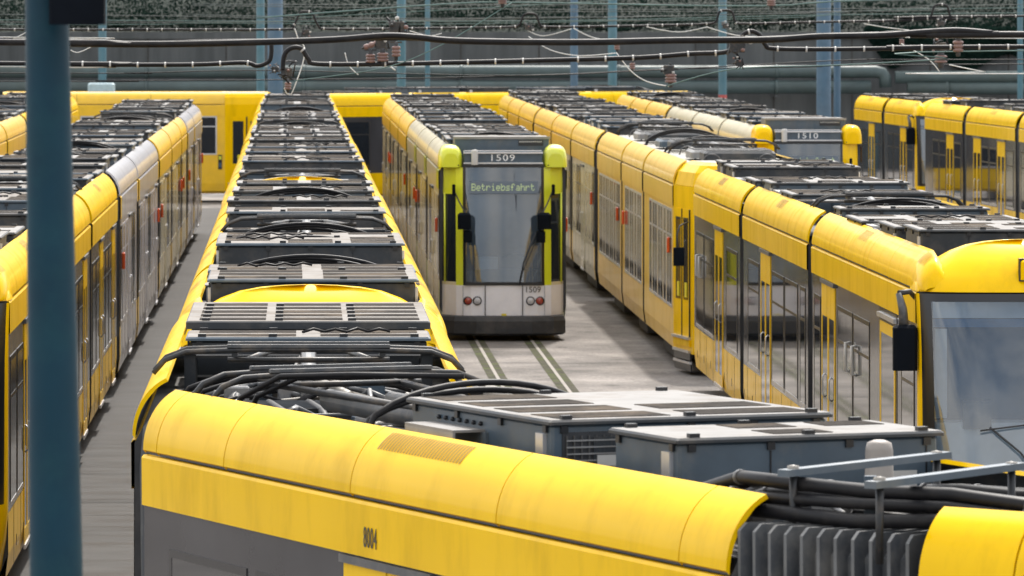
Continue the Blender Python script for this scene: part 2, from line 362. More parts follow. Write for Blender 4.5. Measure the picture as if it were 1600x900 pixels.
def put_side(name, me, sec, side, y, dx=0, z=0):
    return link(name, me if side > 0 else mirror_mesh(me), sec, Matrix.Translation((side * (1.15 + dx), y, z)))

# ------------------------------------------------------------------ car section shells
def extr(b, prof, y0, y1, m, smooth=False):
    """profile list of (x,z) for the right side, mirrored to the left"""
    for sx in (1, -1):
        rows = [[(sx * x, y0, z) for x, z in prof], [(sx * x, y1, z) for x, z in prof]]
        b.grid(rows, m, smooth, flip=(sx > 0))
SCHEMES = {
    'modern': dict(lower='yellow', strip='window_strip', band='yellow', fair='yellow', zl=1.0, zs=2.75),
    'silver': dict(lower='silver_paint', strip='silver_paint', band='silver_paint', fair='silver_paint', zl=1.05, zs=2.72),
    'cream': dict(lower='cream_paint', strip='cream_paint', band='cream_paint', fair='cream_paint', zl=1.05, zs=2.72),
    'amber': dict(lower='cream_paint', strip='cream_paint', band='amber_yellow', fair='amber_yellow', zl=1.05, zs=2.72),
    'old': dict(lower='amber_yellow', strip='amber_yellow', band='amber_yellow', fair='amber_yellow', zl=1.05, zs=2.72),
}
def shell(L, scheme, edge=None):
    S = SCHEMES[scheme]; b = MB()
    ends = [(0, L, None)] if not edge else [(0, .45, edge), (.45, L - .45, None), (L - .45, L, edge)]
    for y0, y1, e in ends:
        extr(b, [(1.02, .28), (1.12, .36), (1.15, .6), (1.15, S['zl'])], y0, y1, e or S['lower'])
        st = e or S['strip']
        if e and scheme != 'old': st = 'dark_frame'
        extr(b, [(1.149, S['zl']), (1.149, S['zs'])], y0, y1, st)
    el = 1.6 if edge == 'lime' else .45
    for y0, y1, e in ([(0, L, None)] if not edge else [(0, el, edge), (el, L - .45, None), (L - .45, L, edge)]):
        extr(b, [(1.148, S['zs']), (1.166, S['zs']), (1.168, 3.05), (1.155, 3.068), (1.125, 3.07)], y0, y1, e or S['band'])
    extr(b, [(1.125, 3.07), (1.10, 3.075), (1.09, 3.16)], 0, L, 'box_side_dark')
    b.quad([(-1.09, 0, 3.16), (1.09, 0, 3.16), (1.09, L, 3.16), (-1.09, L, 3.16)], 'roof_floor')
    b.quad([(-1.02, 0, .28), (-1.02, L, .28), (1.02, L, .28), (1.02, 0, .28)], 'rubber')
    capm = 'rubber'
    for y, fl in ((0.004, False), (L - .004, True)):
        p = [(-1.02, y, .28), (1.02, y, .28), (1.145, y, .6), (1.145, y, 3.05), (1.09, y, 3.157), (-1.09, y, 3.157), (-1.145, y, 3.05), (-1.145, y, .6)]
        b.quad(p if not fl else p[::-1], capm)
    # lower panel seams and flaps
    if scheme != 'old':
        k = 1.0
        while k < L - .5:
            for sx in (1, -1):
                b.box(sx * 1.1505, sx * 1.153, k, k + .014, .36, S['zl'], 'dark_frame')
                b.box(sx * 1.1505, sx * 1.1545, k + .5, k + .53, .55, .66, 'dark_frame')
            k += 1.35
    # wheels well box and bogie below
    b.box(-.95, .95, L * .3, L * .7, .06, .279, 'rubber')
    return b
def fairing(sec, L, m, vents=(), n=None, pieces=None, off=0, front=False):
    n = n or max(1, round(L / 2.3))
    cuts = pieces or [L * k / n for k in range(n + 1)]
    T = [k / 10 for k in range(11)]
    for sx in (1, -1):
        b = MB()
        for i in range(len(cuts) - 1):
            y0, y1 = cuts[i] + .006, cuts[i + 1] - .006
            prof = [ell(t) for t in T]
            rows = [[(sx * x, y, z) for x, z in prof] for y in (y0, y1)]
            b.grid(rows, m, True, flip=(sx > 0))
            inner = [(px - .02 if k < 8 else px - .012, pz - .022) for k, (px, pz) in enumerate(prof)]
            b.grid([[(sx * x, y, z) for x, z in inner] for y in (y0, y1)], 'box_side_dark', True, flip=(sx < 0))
            x, z = prof[-1]; x0, z0 = prof[0]
            b.grid([[(sx * x, y, z) for y in (y0, y1)], [(sx * (x - .012), y, z - .022) for y in (y0, y1)]], m, False, flip=(sx > 0))
            b.grid([[(sx * x0, y, z0) for y in (y0, y1)], [(sx * (x0 - .03), y, z0 - .015) for y in (y0, y1)]], m, False, flip=(sx < 0))
            for y, fl in ((y0, 1), (y1, -1)):
                b.grid([[(sx * px, y, pz) for px, pz in prof], [(sx * px, y, pz) for px, pz in inner]], m, False, flip=(sx * fl > 0))
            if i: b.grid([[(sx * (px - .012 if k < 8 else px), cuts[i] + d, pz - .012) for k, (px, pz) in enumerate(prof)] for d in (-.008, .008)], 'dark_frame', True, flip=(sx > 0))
        for (v0, v1, t0, t1) in vents:
            k = v0
            while k < v1:
                ts = [t0 + (t1 - t0) * q / 5 for q in range(6)]
                b.grid([[(sx * (ell(t)[0] + .003), y, ell(t)[1] + .003) for t in ts] for y in (k, k + .016)], 'vent_slot', True, flip=(sx > 0))
                k += .042
        if front:   # bulging cheek that runs down beside the cab dome, with vent slots
            rows = []
            for y, kk in ((.0, 1), (-.15, .99), (-.32, .93), (-.46, .82), (-.57, .62), (-.63, .4), (-.66, .12)):
                rows.append([(sx * (1.165 - (1.165 - ell(t)[0]) * (.6 + .4 * kk) - (1 - kk) * .10), y, 3.08 + (ell(t)[1] - 3.08) * kk) for t in T] + [(sx * (.78 - (1 - kk) * .05), y, 3.08 + .10 * kk)])
            b.grid(rows, m, True, flip=(sx < 0))
            for q in range(8):
                y = -.04 - q * .05; ts = [.55 + .07 * r_ for r_ in range(6)]
                b.grid([[(sx * (ell(t)[0] + .001 - .02 * (q / 8) ** 2), yy, ell(t)[1] + .004 - .035 * (q / 8) ** 2) for t in ts] for yy in (y, y + .016)], 'vent_slot', True, flip=(sx > 0))
        b.build('roof_fairing', sec, Matrix.Translation((0, off, 0)))
mat('vent_slot', (.28, .17, .02), .7, noise=.1)

# ------------------------------------------------------------------ roof equipment (sub-parts of a car section)
def roof_box(sec, y0, y1, ztop=3.6, x0=-.93, x1=.93, side='box_side', top='box_top', patches=True, rng=random, ribs=False, grille=False, zb=3.17):
    b = MB(); b.cbox(x0 + .03, x1 - .03, y0 + .03, y1 - .03, zb, ztop - .03, side, .015)
    b.cbox(x0, x1, y0, y1, ztop - .028, ztop, 'box_side_dark' if top != 'box_top_warm' else 'box_side', .012, top=top)
    w = x1 - x0; L = y1 - y0
    if patches:
        nx = rng.choice((2, 3)); ny = max(1, round(L / .55)); gx = w / nx; gy = L / ny
        for i in range(nx):
            for j in range(ny):
                if rng.random() < .82:
                    b.box(x0 + i * gx + .09, x0 + (i + 1) * gx - .09, y0 + j * gy + .1, y0 + (j + 1) * gy - .06, ztop, ztop + .004, 'antislip')
    if rng.random() < .6 and L > .8:
        px_ = x0 + w * rng.uniform(.08, .5); yy = y0 + L * rng.uniform(.2, .6)
        b.tube([(px_ + w * .045 * q, yy + rng.uniform(-.12, .12), ztop + .016 + (.02 if q % 2 else 0)) for q in range(9)], .011, 'cable_black', 5)
    if rng.random() < .5: b.box(x1 - .32, x1 - .16, y0 + .02, y0 + .0285, zb + .14, zb + .24, 'clip_white')
    n = max(2, int(w / .45))
    for i in range(n):
        xx = x0 + .12 + (w - .24) * i / (n - 1)
        for yy in (y0 + .045, y1 - .045):
            b.box(xx - .03, xx + .03, yy - .02, yy + .02, ztop, ztop + .022, 'dark_frame')
    b.box(x0 + .03, x0 + .005, y0 + .1, y0 + .2, zb + .05, ztop - .08, 'silver_trim'); b.box(x1 - .03, x1 - .005, y0 + .1, y0 + .2, zb + .05, ztop - .08, 'silver_trim')
    nb = max(3, int(w / .35))
    for i in range(nb):
        xx = x0 + .1 + (w - .2) * i / (nb - 1)
        b.box(xx - .022, xx + .022, y0 + .014, y0 + .029, ztop - .075, ztop - .035, 'dark_frame')
        if i % 2: b.box(xx - .004, xx + .004, y0 + .024, y0 + .029, zb + .02, ztop - .08, 'dark_frame')
    b.box(x0 + .04, x1 - .04, y0 + .018, y0 + .029, zb + .035, zb + .05, 'unit_grey')
    for i in range(max(2, int(L / .5))):
        yy = y0 + .1 + (L - .2) * i / max(1, int(L / .5) - 1)
        b.box(x0 + .012, x0 + .029, yy - .022, yy + .022, ztop - .075, ztop - .035, 'dark_frame')
    if rng.random() < .5:
        a = x0 + w * rng.uniform(.15, .6)
        b.box(a, a + w * .2, y0 + .012, y0 + .03, zb + .12, ztop - .1, 'box_side_dark')
        b.box(a + .02, a + .14, y0 + .006, y0 + .012, zb + .2, zb + .26, 'clip_white')
    if grille:
        k = x0 + .15
        while k < x0 + w * .5:
            b.box(k, k + .012, y0 + .018, y0 + .03, zb + .06, ztop - .07, 'fin_dark'); k += .035
    return b.build('roof_box', sec)
def walk_plate(sec, y0, y1, z=3.43, x0=-.95, x1=.95, m='box_top', rng=random):
    b = MB(); b.cbox(x0, x1, y0, y1, z - .03, z, 'box_side_dark', .008, top=m)
    w = x1 - x0; n = 7; off = rng.random() * .1
    for i in range(n):
        if i % 2 == 0: b.box(x0 + off + w * i / n, x0 + off + w * (i + .85) / n - .02, y0 + .05, y1 - .05, z, z + .004, 'antislip')
    for xx in (x0 + .1, x1 - .1): b.box(xx - .04, xx + .04, y0 + .04, y1 - .04, 3.165, z - .03, 'box_side_dark')
    return b.build('walkway_plate', sec)
def cooling_unit(sec, y0, y1, zt=3.45, rng=random):
    b = MB(); x0, x1 = -.93, .93
    b.grid([[(x0, y0, 3.17), (x1, y0, 3.17)], [(x0, y0, 3.3), (x1, y0, 3.3)], [(x0, y0 + .1, zt), (x1, y0 + .1, zt)], [(x0, y1, zt), (x1, y1, zt)], [(x0, y1, 3.17), (x1, y1, 3.17)]], 'unit_grey', False)
    for x, fl in ((x0, 0), (x1, 1)):
        p = [(x, y0, 3.17), (x, y0, 3.3), (x, y0 + .1, zt), (x, y1, zt), (x, y1, 3.17)]; b.quad(p[::-1] if fl else p, 'unit_grey')
    for k in range(5): b.box(x0 + .06, x1 - .06, y0 - .008, y0, 3.185 + k * .022, 3.195 + k * .022, 'fin_dark')
    k = y0 + .16
    while k < y1 - .08: b.box(x0 + .08, -.05, k, k + .025, zt, zt + .008, 'fin_dark'); b.box(.05, x1 - .08, k, k + .025, zt, zt + .008, 'fin_dark'); k += .06
    return b.build('cooling_unit', sec)
def arc_pts(x0, x1, y, zb, zt, skew=0, n=14, p=.35):
    return [(x0 + (x1 - x0) * k / n, y + skew * k / n, zb + (zt - zb) * math.sin(math.pi * k / n) ** p) for k in range(n + 1)]
def cable_loops(sec, y, zt=3.62, n=3, w=.93, rng=random, m='cable_black', r=.018):
    b = MB()
    for k in range(n):
        b.tube(arc_pts(-w + rng.uniform(0, .12), w - rng.uniform(0, .12), y + k * .09, 3.2, zt - k * .03, rng.uniform(-.08, .08)), r, m, 7)
    for k in range(4):
        xx = rng.uniform(-.8, .8); b.tube([(xx, y - .25, 3.22), (xx + rng.uniform(-.1, .1), y, 3.3 + rng.random() * .08), (xx + rng.uniform(-.2, .2), y + .35, 3.22)], .022, rng.choice(['cable_black', 'tube_grey', 'tube_white']), 7)
    return b.build('cable_loop', sec)
def clutter(sec, y0, y1, rng=random, n=10):
    b = MB()
    for k in range(n):
        xa, xb = rng.uniform(-.85, .85), rng.uniform(-.85, .85); ya, yb = rng.uniform(y0, y1), rng.uniform(y0, y1)
        z = rng.uniform(3.2, 3.3)
        b.tube([(xa, ya, z), ((xa * 2 + xb) / 3, ya + .1, z + .06), ((xa + 2 * xb) / 3, yb - .1, z + .06), (xb, yb, z)], rng.choice([.014, .02, .028]), rng.choice(['cable_black', 'tube_grey', 'tube_grey', 'tube_white']), 6)
    for k in range(n // 2):
        xx = rng.uniform(-.85, .7); yy = rng.uniform(y0, y1 - .2); h = rng.uniform(.08, .24); w_ = rng.uniform(.08, .3)
        b.cbox(xx, xx + w_, yy, yy + rng.uniform(.1, .25), 3.165, 3.165 + h, rng.choice(['box_side', 'unit_grey', 'box_side_dark', 'box_top_warm']), .01)
    return b.build('roof_cables', sec)
def pantograph(sec, yc, L=2.4, flip=1, z=3.2, head_z=3.62, rng=random, w=.95):
    b = MB(); s = flip
    for x in (-.45, .45):
        b.box(x - .03, x + .03, yc - L * .3, yc + L * .3, z + .02, z + .08, 'panto_metal')
        for yy in (-.28, .28): b.lathe((x, yc + yy * L, z - .035), [(.001, 0), (.05, 0), (.035, .02), (.05, .04), (.035, .055), (.04, .07), (.001, .07)], 'insulator', 10)
    for yy in (-.3, .3): b.box(-.5, .5, yc + yy * L - .03, yc + yy * L + .03, z + .04, z + .09, 'panto_metal')
    kn = yc + s * L * .55; ft = yc - s * L * .28; hd = yc - s * L * .42
    b.tube([(0, ft, z + .1), (0, kn, head_z - .14)], .055, 'tube_grey', 10)
    b.tube([(-.18, ft, z + .08), (-.05, kn, head_z - .18)], .018, 'panto_metal', 6)
    for x in (-.42, .42):
        b.tube([(x * .5, kn, head_z - .12), (x, hd, head_z - .08)], .022, 'panto_metal', 7)
    b.tube([(-.25, kn, head_z - .13), (.25, kn, head_z - .13)], .03, 'panto_metal', 8)
    b.tube([(-.55, hd, head_z - .08), (.55, hd, head_z - .08)], .02, 'panto_metal', 8)
    for dy in (-.17, .17):
        pts = [(-w, hd + dy, head_z - .16), (-w + .08, hd + dy, head_z - .07), (-w + .22, hd + dy, head_z - .015), (-.4, hd + dy, head_z), (.4, hd + dy, head_z), (w - .22, hd + dy, head_z - .015), (w - .08, hd + dy, head_z - .07), (w, hd + dy, head_z - .16)]
        b.tube(pts, .02, 'panto_metal', 6)
        b.box(-.55, .55, hd + dy - .02, hd + dy + .02, head_z + .014, head_z + .035, 'tube_grey')
    for x in (-.5, .5): b.box(x - .02, x + .02, hd - .17, hd + .17, head_z - .05, head_z - .01, 'panto_metal')
    return b.build('pantograph', sec)
def antenna_dome(sec, x, y, z=3.165, m='clip_white'):
    b = MB(); b.lathe((x, y, z), [(.075, 0), (.075, .03), (.062, .035), (.058, .17), (.05, .2), (.001, .205)], m, 14); return b.build('antenna_dome', sec)

def roof_kit(sec, L, kind, rng, y0=.15, lod=0):
    """fills the roof of a section with equipment; kinds vary the order"""
    warm = rng.random() < .3
    top = 'box_top_warm' if warm else 'box_top'
    y = y0; items = {'a': ['box', 'plate', 'cool', 'box', 'loop', 'box', 'plate'], 'b': ['loop', 'plate', 'panto', 'plate', 'box', 'cool', 'box'],
                     'c': ['box', 'box', 'loop', 'plate', 'box', 'clut', 'box'], 'd': ['clut', 'box', 'loop', 'box', 'plate', 'cool', 'box']}[kind]
    i = 0
    while y < L - .5:
        it = items[i % len(items)]; i += 1
        if it == 'box':
            l = min(rng.uniform(1.1, 2.0), L - .15 - y)
            if l < .4: break
            sh = rng.choice([0, 0, .02, -.02]); w = rng.choice([.95, .9, .93])
            roof_box(sec, y, y + l, rng.uniform(3.52, 3.64), -w + sh, w + sh, rng.choice(['box_side', 'box_side_dark', 'box_side_dark']), top, True, rng); y += l + rng.uniform(.12, .4)
        elif it == 'plate':
            l = min(.45, L - .1 - y); walk_plate(sec, y, y + l, rng.uniform(3.38, 3.5), m=top, rng=rng); y += l + rng.uniform(.08, .2)
        elif it == 'cool':
            l = min(rng.uniform(.7, 1.2), L - .1 - y)
            if l < .3: break
            cooling_unit(sec, y, y + l, rng.uniform(3.42, 3.5), rng); y += l + rng.uniform(.05, .15)
        elif it == 'loop': cable_loops(sec, y + .15, rng.uniform(3.56, 3.66), rng=rng); y += .6
        elif it == 'clut':
            l = min(1.0, L - y - .1); clutter(sec, y, y + l, rng); y += l
        elif it == 'panto':
            if L - y < 2.6: continue
            clutter(sec, y, y + 2.3, rng, 8); pantograph(sec, y + 1.25, 2.2, 1, rng=rng); y += 2.6

# ------------------------------------------------------------------ cabs (front towards local -y, straight body starts at y = 0)
def cab_modern(sec, scheme='modern', mirror=True):
    rows = []   # (z, halfwidth, nose length, exponent)
    lv = [(.30, 1.0, .62, 3.2), (.45, 1.08, .72, 3.2), (.75, 1.13, .78, 3.2), (1.0, 1.15, .78, 3.3), (1.12, 1.15, .76, 3.4), (1.2, 1.15, .74, 3.4), (1.6, 1.15, .66, 3.4), (2.1, 1.15, .54, 3.4),
          (2.5, 1.15, .43, 3.4), (2.8, 1.155, .34, 3.4), (2.98, 1.16, .28, 3.4), (3.06, 1.165, .25, 3.4)]
    A = [-90 + 180 * k / 36 for k in range(37)]
    def ring(z, w, f, n, yb):
        r = [(-w, yb, z)]
        for a in A:
            sa, ca = math.sin(R(a)), math.cos(R(a))
            r.append((w * math.copysign(abs(sa) ** (2 / n), sa), -f * abs(ca) ** (2 / n), z))
        r.append((w, yb, z)); return r
    rows = [ring(z, w, f, n, .0) for z, w, f, n in lv]
    c0, c1 = 5, 32
    shell_b, glass_b = MB(), MB()
    def region(i, j):
        if 5 <= i <= 9 and c0 + 3 <= j <= c1 - 3: return 'g'
        if 4 <= i <= 10 and c0 - 1 <= j <= c1 + 1: return 'f'
        return 'y'
    yl = SCHEMES[scheme]['lower']
    shell_b.grid(rows, yl, True, matf=lambda i, j: {'g': None, 'f': 'dark_frame', 'y': yl}[region(i, j)])
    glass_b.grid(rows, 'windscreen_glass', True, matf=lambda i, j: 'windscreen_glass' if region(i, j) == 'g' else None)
    lo = ring(.3, 1.0, .62, 3.2, 0); shell_b.quad(lo[::-1], 'rubber')
    shell_b.build('cab_shell', sec); glass_b.build('windscreen', sec)
    # dome roof over the cab
    d = MB(); dl = [(3.075, 1.165, .24, 3.3, .55), (3.16, 1.15, .2, 3.2, .55), (3.24, 1.08, .14, 3.0, .55), (3.32, .99, .07, 2.8, .55), (3.40, .88, -.02, 2.6, .55), (3.47, .76, -.11, 2.4, .52), (3.53, .6, -.2, 2.2, .5), (3.565, .42, -.27, 2.1, .46), (3.582, .22, -.33, 2, .42), (3.588, .05, -.37, 2, .40)]
    def ring2(z, w, f, n, yb):
        r = [(-w, yb, z)]
        for a in A:
            sa, ca = math.sin(R(a)), math.cos(R(a)); r.append((w * math.copysign(abs(sa) ** (2 / n), sa), .25 - (.25 + f) * abs(ca) ** (2 / n), z))
        r.append((w, yb, z)); return r
    rr = [ring2(*q) for q in dl]; d.grid(rr, yl, True); d.quad(rr[-1], yl, True)
    d.grid([[(-.6 + .012, -.31, 3.072 + k * 0) for k in (0, 1)], [(-.6, -.31, 3.08) for k in (0, 1)]], 'dark_frame')
    # front lamp
    d.cbox(-.13, .13, -.235, -.1, 3.2, 3.40, yl, .02)
    d.box(-.145, .145, -.20, -.1, 3.185, 3.415, 'dark_frame')
    d.lathe((0, -.235, 3.3), [(.001, -.012), (.055, -.012), (.066, -.006), (.07, 0)], 'lamp_glass', 16, 'y')
    d.build('cab_dome', sec)
    # side driver's door and inside
    i = MB(); i.box(-1.0, 1.0, -.42, -.05, .9, 1.78, 'dash'); i.box(-.74, -.46, -.50, -.40, 1.72, 2.0, 'tube_grey'); i.box(-1.0, 1.0, -.12, -.08, 2.72, 2.80, 'seat_blue'); i.box(-1.0, 1.0, -.10, -.06, 2.81, 3.02, 'dash'); i.box(.05, .42, -.3, -.2, 1.78, 2.05, 'cab_inner'); i.box(-.98, -.86, -.1, .0, 1.8, 2.7, 'dash'); i.box(-1.1, 1.1, .25, .29, .6, 3.0, 'cab_inner')
    i.box(-.25, .25, .05, .2, 1.0, 1.9, 'seat_blue'); i.box(-.15, .15, .07, .17, 1.92, 2.12, 'seat_blue')
    i.box(-.7, .7, .2, .24, 2.35, 2.8, 'dash'); i.box(-.95, -.9, .1, .2, 1.1, 2.9, 'tube_grey'); i.box(.6, .95, .1, .2, 1.1, 2.3, 'seat_blue')
    i.tube([(-.22, -.12, 1.42), (-.1, -.18, 1.5), (.1, -.18, 1.5), (.22, -.12, 1.42)], .015, 'rubber', 6)
    i.box(-.3, .3, .18, .24, 1.9, 2.6, 'display')
    i.build('cab_interior', sec)
    w = MB(); w.tube([(.1, -.80, 1.08), (-.2, -.76, 1.5), (-.5, -.68, 1.75)], .012, 'rubber', 6); w.tube([(-.6, -.73, 1.72), (-.1, -.70, 1.78)], .01, 'rubber', 6); w.build('wiper', sec)
    for sx in (-1, 1):
        h = MB(); h.lathe((sx * .72, -.70, .72), [(.001, -.05), (.07, -.05), (.09, -.03), (.095, .03)], 'lamp_glass', 14, 'y'); h.lathe((sx * .9, -.55, .72), [(.001, -.06), (.055, -.06), (.07, -.03), (.075, .03)], 'red_lens', 14, 'y'); h.build('headlight', sec)
        if mirror:
            m = MB(); m.cbox(sx * 1.16, sx * 1.40, -.15, .02, 2.28, 2.74, 'black_box', .03) if sx > 0 else m.cbox(-1.40, -1.16, -.15, .02, 2.28, 2.74, 'black_box', .03)
            m.tube([(sx * 1.29, -.06, 2.74), (sx * 1.30, -.05, 2.9), (sx * 1.34, -.03, 3.06)], [.05, .045, .03], 'tube_grey', 8)
            m.tube([(sx * 1.34, -.03, 3.06), (sx * 1.22, .04, 3.07), (sx * 1.15, .1, 3.0)], .028, 'rubber', 8)
            m.build('mirror', sec)

def cab_angular(sec, number, body='front_white', pil='lime'):
    """front with a roof box between two bulbous yellow fairings, flat windscreen and dark bumper"""
    b = MB()
    def plan(z):   # half outline from centre to body side, y forward negative
        k = max(0, (z - 1.0)) / 2.2; dy = .26 * k
        return [(0, -.58 + dy), (.6, -.56 + dy), (.735, -.52 + dy), (.86, -.44 + dy * .9), (1.05, -.14 + dy * .4), (1.13, .1), (1.15, .45)]
    def rowz(z):
        h = plan(z); L_ = [(-x, y, z) for x, y in h[::-1]] + [(x, y, z) for x, y in h[1:]]; return L_
    # columns: 0..5 left (side->centre), 6..11 right
    def cm(j): return min(j, 11 - j)   # 0 side .. 5 centre
    zs_low = [.40, .55, 1.0]
    b.grid([rowz(z) for z in zs_low], body, False, matf=lambda i, j: body if cm(j) >= 1 else 'cream_paint')
    up = [1.0, 1.06, 2.64, 3.12]
    def mf(i, j):
        c = cm(j)
        if c >= 4: return 'dark_frame' if i == 0 else None
        if c == 3: return pil
        if i == 0: return pil if c == 3 else 'cream_paint'
        if c == 2: return 'glass' if i == 1 else pil
        if c == 1: return 'glass' if i == 1 else pil
        return pil if i == 2 else 'cream_paint'
    b.grid([rowz(z) for z in up], pil, False, matf=mf)
    b.quad([(x, y, .4) for x, y, z in rowz(.4)][::-1], 'rubber')
    b.box(-.70, .70, -.15, .45, 3.13, 3.16, 'roof_floor')
    # narrow lime window bars on the cheek and panel seams on the white front
    for sx in (-1, 1):
        b.tube([(sx * 1.053, -.155, 1.05), (sx * 1.055, -.09, 2.66)], .02, pil, 6)
        b.box(sx * .33, sx * .345, -.59, -.578, .43, 1.0, 'dark_frame')
        b.box(sx * .735, sx * .74, -.54, -.52, .43, 1.0, 'unit_grey')
    b.box(-.045, .045, -.59, -.584, .45, .49, 'sticker')
    b.build('cab_shell', sec)
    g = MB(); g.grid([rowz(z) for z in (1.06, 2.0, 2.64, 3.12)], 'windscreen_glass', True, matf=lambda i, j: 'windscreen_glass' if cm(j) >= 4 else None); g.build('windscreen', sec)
    fr = MB()
    for sx in (-1, 1): fr.grid([[(sx * .735, -.525 + d, 1.0), (sx * .69, -.545 + d, 1.0)] if d == 0 else [(sx * .735, -.525 + d, 3.13), (sx * .69, -.545 + d, 3.13)] for d in (0, .25)], 'dark_frame', flip=(sx > 0))
    fr.box(-.735, .735, -.30, -.24, 3.12, 3.18, 'dark_frame'); fr.box(-.7, .7, -.592, -.57, 1.0, 1.05, 'dark_frame'); fr.build('windscreen_frame', sec)
    # bumper
    bm = MB(); bp = [(1.05, .25), (1.14, .0), (1.12, -.35), (.9, -.62), (.5, -.74), (0, -.77)]
    pl = [(-x, y) for x, y in bp] + [(x, y) for x, y in bp[::-1][1:]]
    rows = [[(x * .96, y + .05, .1) for x, y in pl], [(x, y, .14) for x, y in pl], [(x, y, .36) for x, y in pl], [(x * .98, y + .03, .44) for x, y in pl], [(x * .93, y + .12, .455) for x, y in pl]]
    bm.grid(rows, 'rubber', False); bm.quad(rows[0][::-1], 'rubber'); bm.quad(rows[-1], 'rubber'); bm.build('bumper', sec)
    for sx in (-1, 1):
        for dx, mm in ((.0, 'lamp_glass'), (.165, 'red_lens')):
            h = MB(); x = sx * (.48 + dx); h.lathe((x, -.575 + dx * .15, .72), [(.001, -.02), (.06, -.02), (.075, -.012), (.088, .02)], 'dark_frame', 16, 'y')
            h.lathe((x, -.575 + dx * .15, .72), [(.001, -.035), (.045, -.032), (.062, -.021)], mm, 16, 'y'); h.build('headlight' if dx == 0 else 'tail_light', sec)
        m = MB(); xa = sx * .76
        m.tube([(sx * .9, -.3, 2.72), (sx * .8, -.48, 2.5), (sx * .68, -.66, 2.28), (sx * .64, -.7, 1.98)], .014, 'rubber', 6)
        m.cbox(min(sx * .60, sx * .84), max(sx * .60, sx * .84), -.82, -.64, 2.02, 2.32, 'black_box', .04)
        m.cbox(min(sx * .58, sx * .74), max(sx * .58, sx * .74), -.80, -.66, 1.78, 2.0, 'black_box', .03)
        m.cbox(min(sx * .87, sx * .93), max(sx * .87, sx * .93), -.42, -.34, 2.62, 2.82, 'black_box', .015)
        m.build('mirror', sec)
        # bulbous fairing
        f = MB(); x0, x1 = (.735, 1.165)
        T = [k / 10 for k in range(11)]
        rows = []
        for y, k in [(-.30, .62), (-.27, .82), (-.18, .95), (-.05, 1.0), (.2, 1.0), (.5, 1.0), (.62, 1.0)]:
            xm = (x0 + x1) / 2; rows.append([(sx * (xm + (x1 - xm) * k * math.cos(math.pi * t) ** 1 if False else xm + (x1 - xm) * k * math.copysign(abs(math.cos(math.pi * t)) ** .7, math.cos(math.pi * t))), y + (.0 if k > .9 else 0), 3.125 + .40 * k * math.sin(math.pi * t) ** .6) for t in T])
        f.grid(rows, pil, True, flip=(sx > 0)); c = [(p[0], p[1], p[2]) for p in rows[0]]; f.quad(c if sx > 0 else c[::-1], pil)
        f.grid([[(sx * .80, -.31, 3.15), (sx * 1.1, -.2, 3.15)], [(sx * .80, -.31, 3.17), (sx * 1.1, -.2, 3.17)]], 'dark_frame')
        f.build('roof_fairing', sec)
    # roof box with fleet number
    rb = MB(); rb.cbox(-.71, .71, -.22, .25, 3.18, 3.42, 'box_side', .01, top='box_top'); rb.box(-.72, .72, -.26, -.222, 3.37, 3.40, 'silver_trim'); rb.box(-.72, .72, -.27, -.222, 3.185, 3.21, 'silver_trim')
    rb.cbox(-.86, .86, .4, 1.6, 3.17, 3.66, 'box_side', .015, top='box_top'); rb.box(-.88, .88, .37, .41, 3.62, 3.665, 'box_top')
    rb.box(.3, .75, .385, .40, 3.5, 3.6, 'dark_frame')
    for k in range(12): rb.box(.32 + k * .035, .338 + k * .035, .378, .386, 3.56, 3.585, 'clip_white')
    rb.build('number_box', sec)
    a = MB(); a.lathe((-.52, -.32, 3.17), [(.06, 0), (.06, .24), (.05, .27), (.001, .275)], 'clip_white', 14); a.build('antenna_dome', sec)
    t = link('fleet_number', text_mesh(number, .17, 'text_white', 1.25, .004, 1.15), sec, Matrix.Translation((-.02, -.228, 3.29)) @ Matrix.Rotation(R(90), 4, 'X'))
    t = link('fleet_number', text_mesh(number, .15, 'text_dark', 1.0, .002), sec, Matrix.Translation((.52, -.583, .92)) @ Matrix.Rotation(R(90), 4, 'X'))
    link('destination_display', dot_text('Betriebsfahrt'), sec, Matrix.Translation((.0, -.402, 2.76)) @ Matrix.Rotation(R(83), 4, 'X'))
    i = MB(); i.box(-.68, .68, -.42, -.1, .9, 1.28, 'rubber'); i.box(-.5, -.1, -.3, -.15, 1.28, 1.5, 'cab_inner'); i.box(-1.0, 1.0, .75, .8, .6, 3.1, 'cab_inner'); i.box(-.62, -.55, .3, .36, 1.2, 2.8, 'dash'); i.box(-.05, .5, .5, .55, 1.9, 2.5, 'dash'); i.tube([(.0, -.12, 1.5), (.2, -.2, 1.58), (.4, -.12, 1.5)], .02, 'rubber', 6); i.box(-.2, .2, .2, .4, 1.0, 1.9, 'seat_blue'); i.box(-.62, -.3, -.05, .1, 1.1, 1.5, 'rubber'); i.box(.2, .6, .3, .35, 1.2, 2.3, 'dash'); i.build('cab_interior', sec)
    w = MB(); w.tube([(.28, -.64, 1.0), (.36, -.56, 1.4), (.58, -.49, 1.95)], .013, 'rubber', 6); w.tube([(.3, -.58, 1.15), (.56, -.47, 1.75)], .009, 'rubber', 6); w.build('wiper', sec)

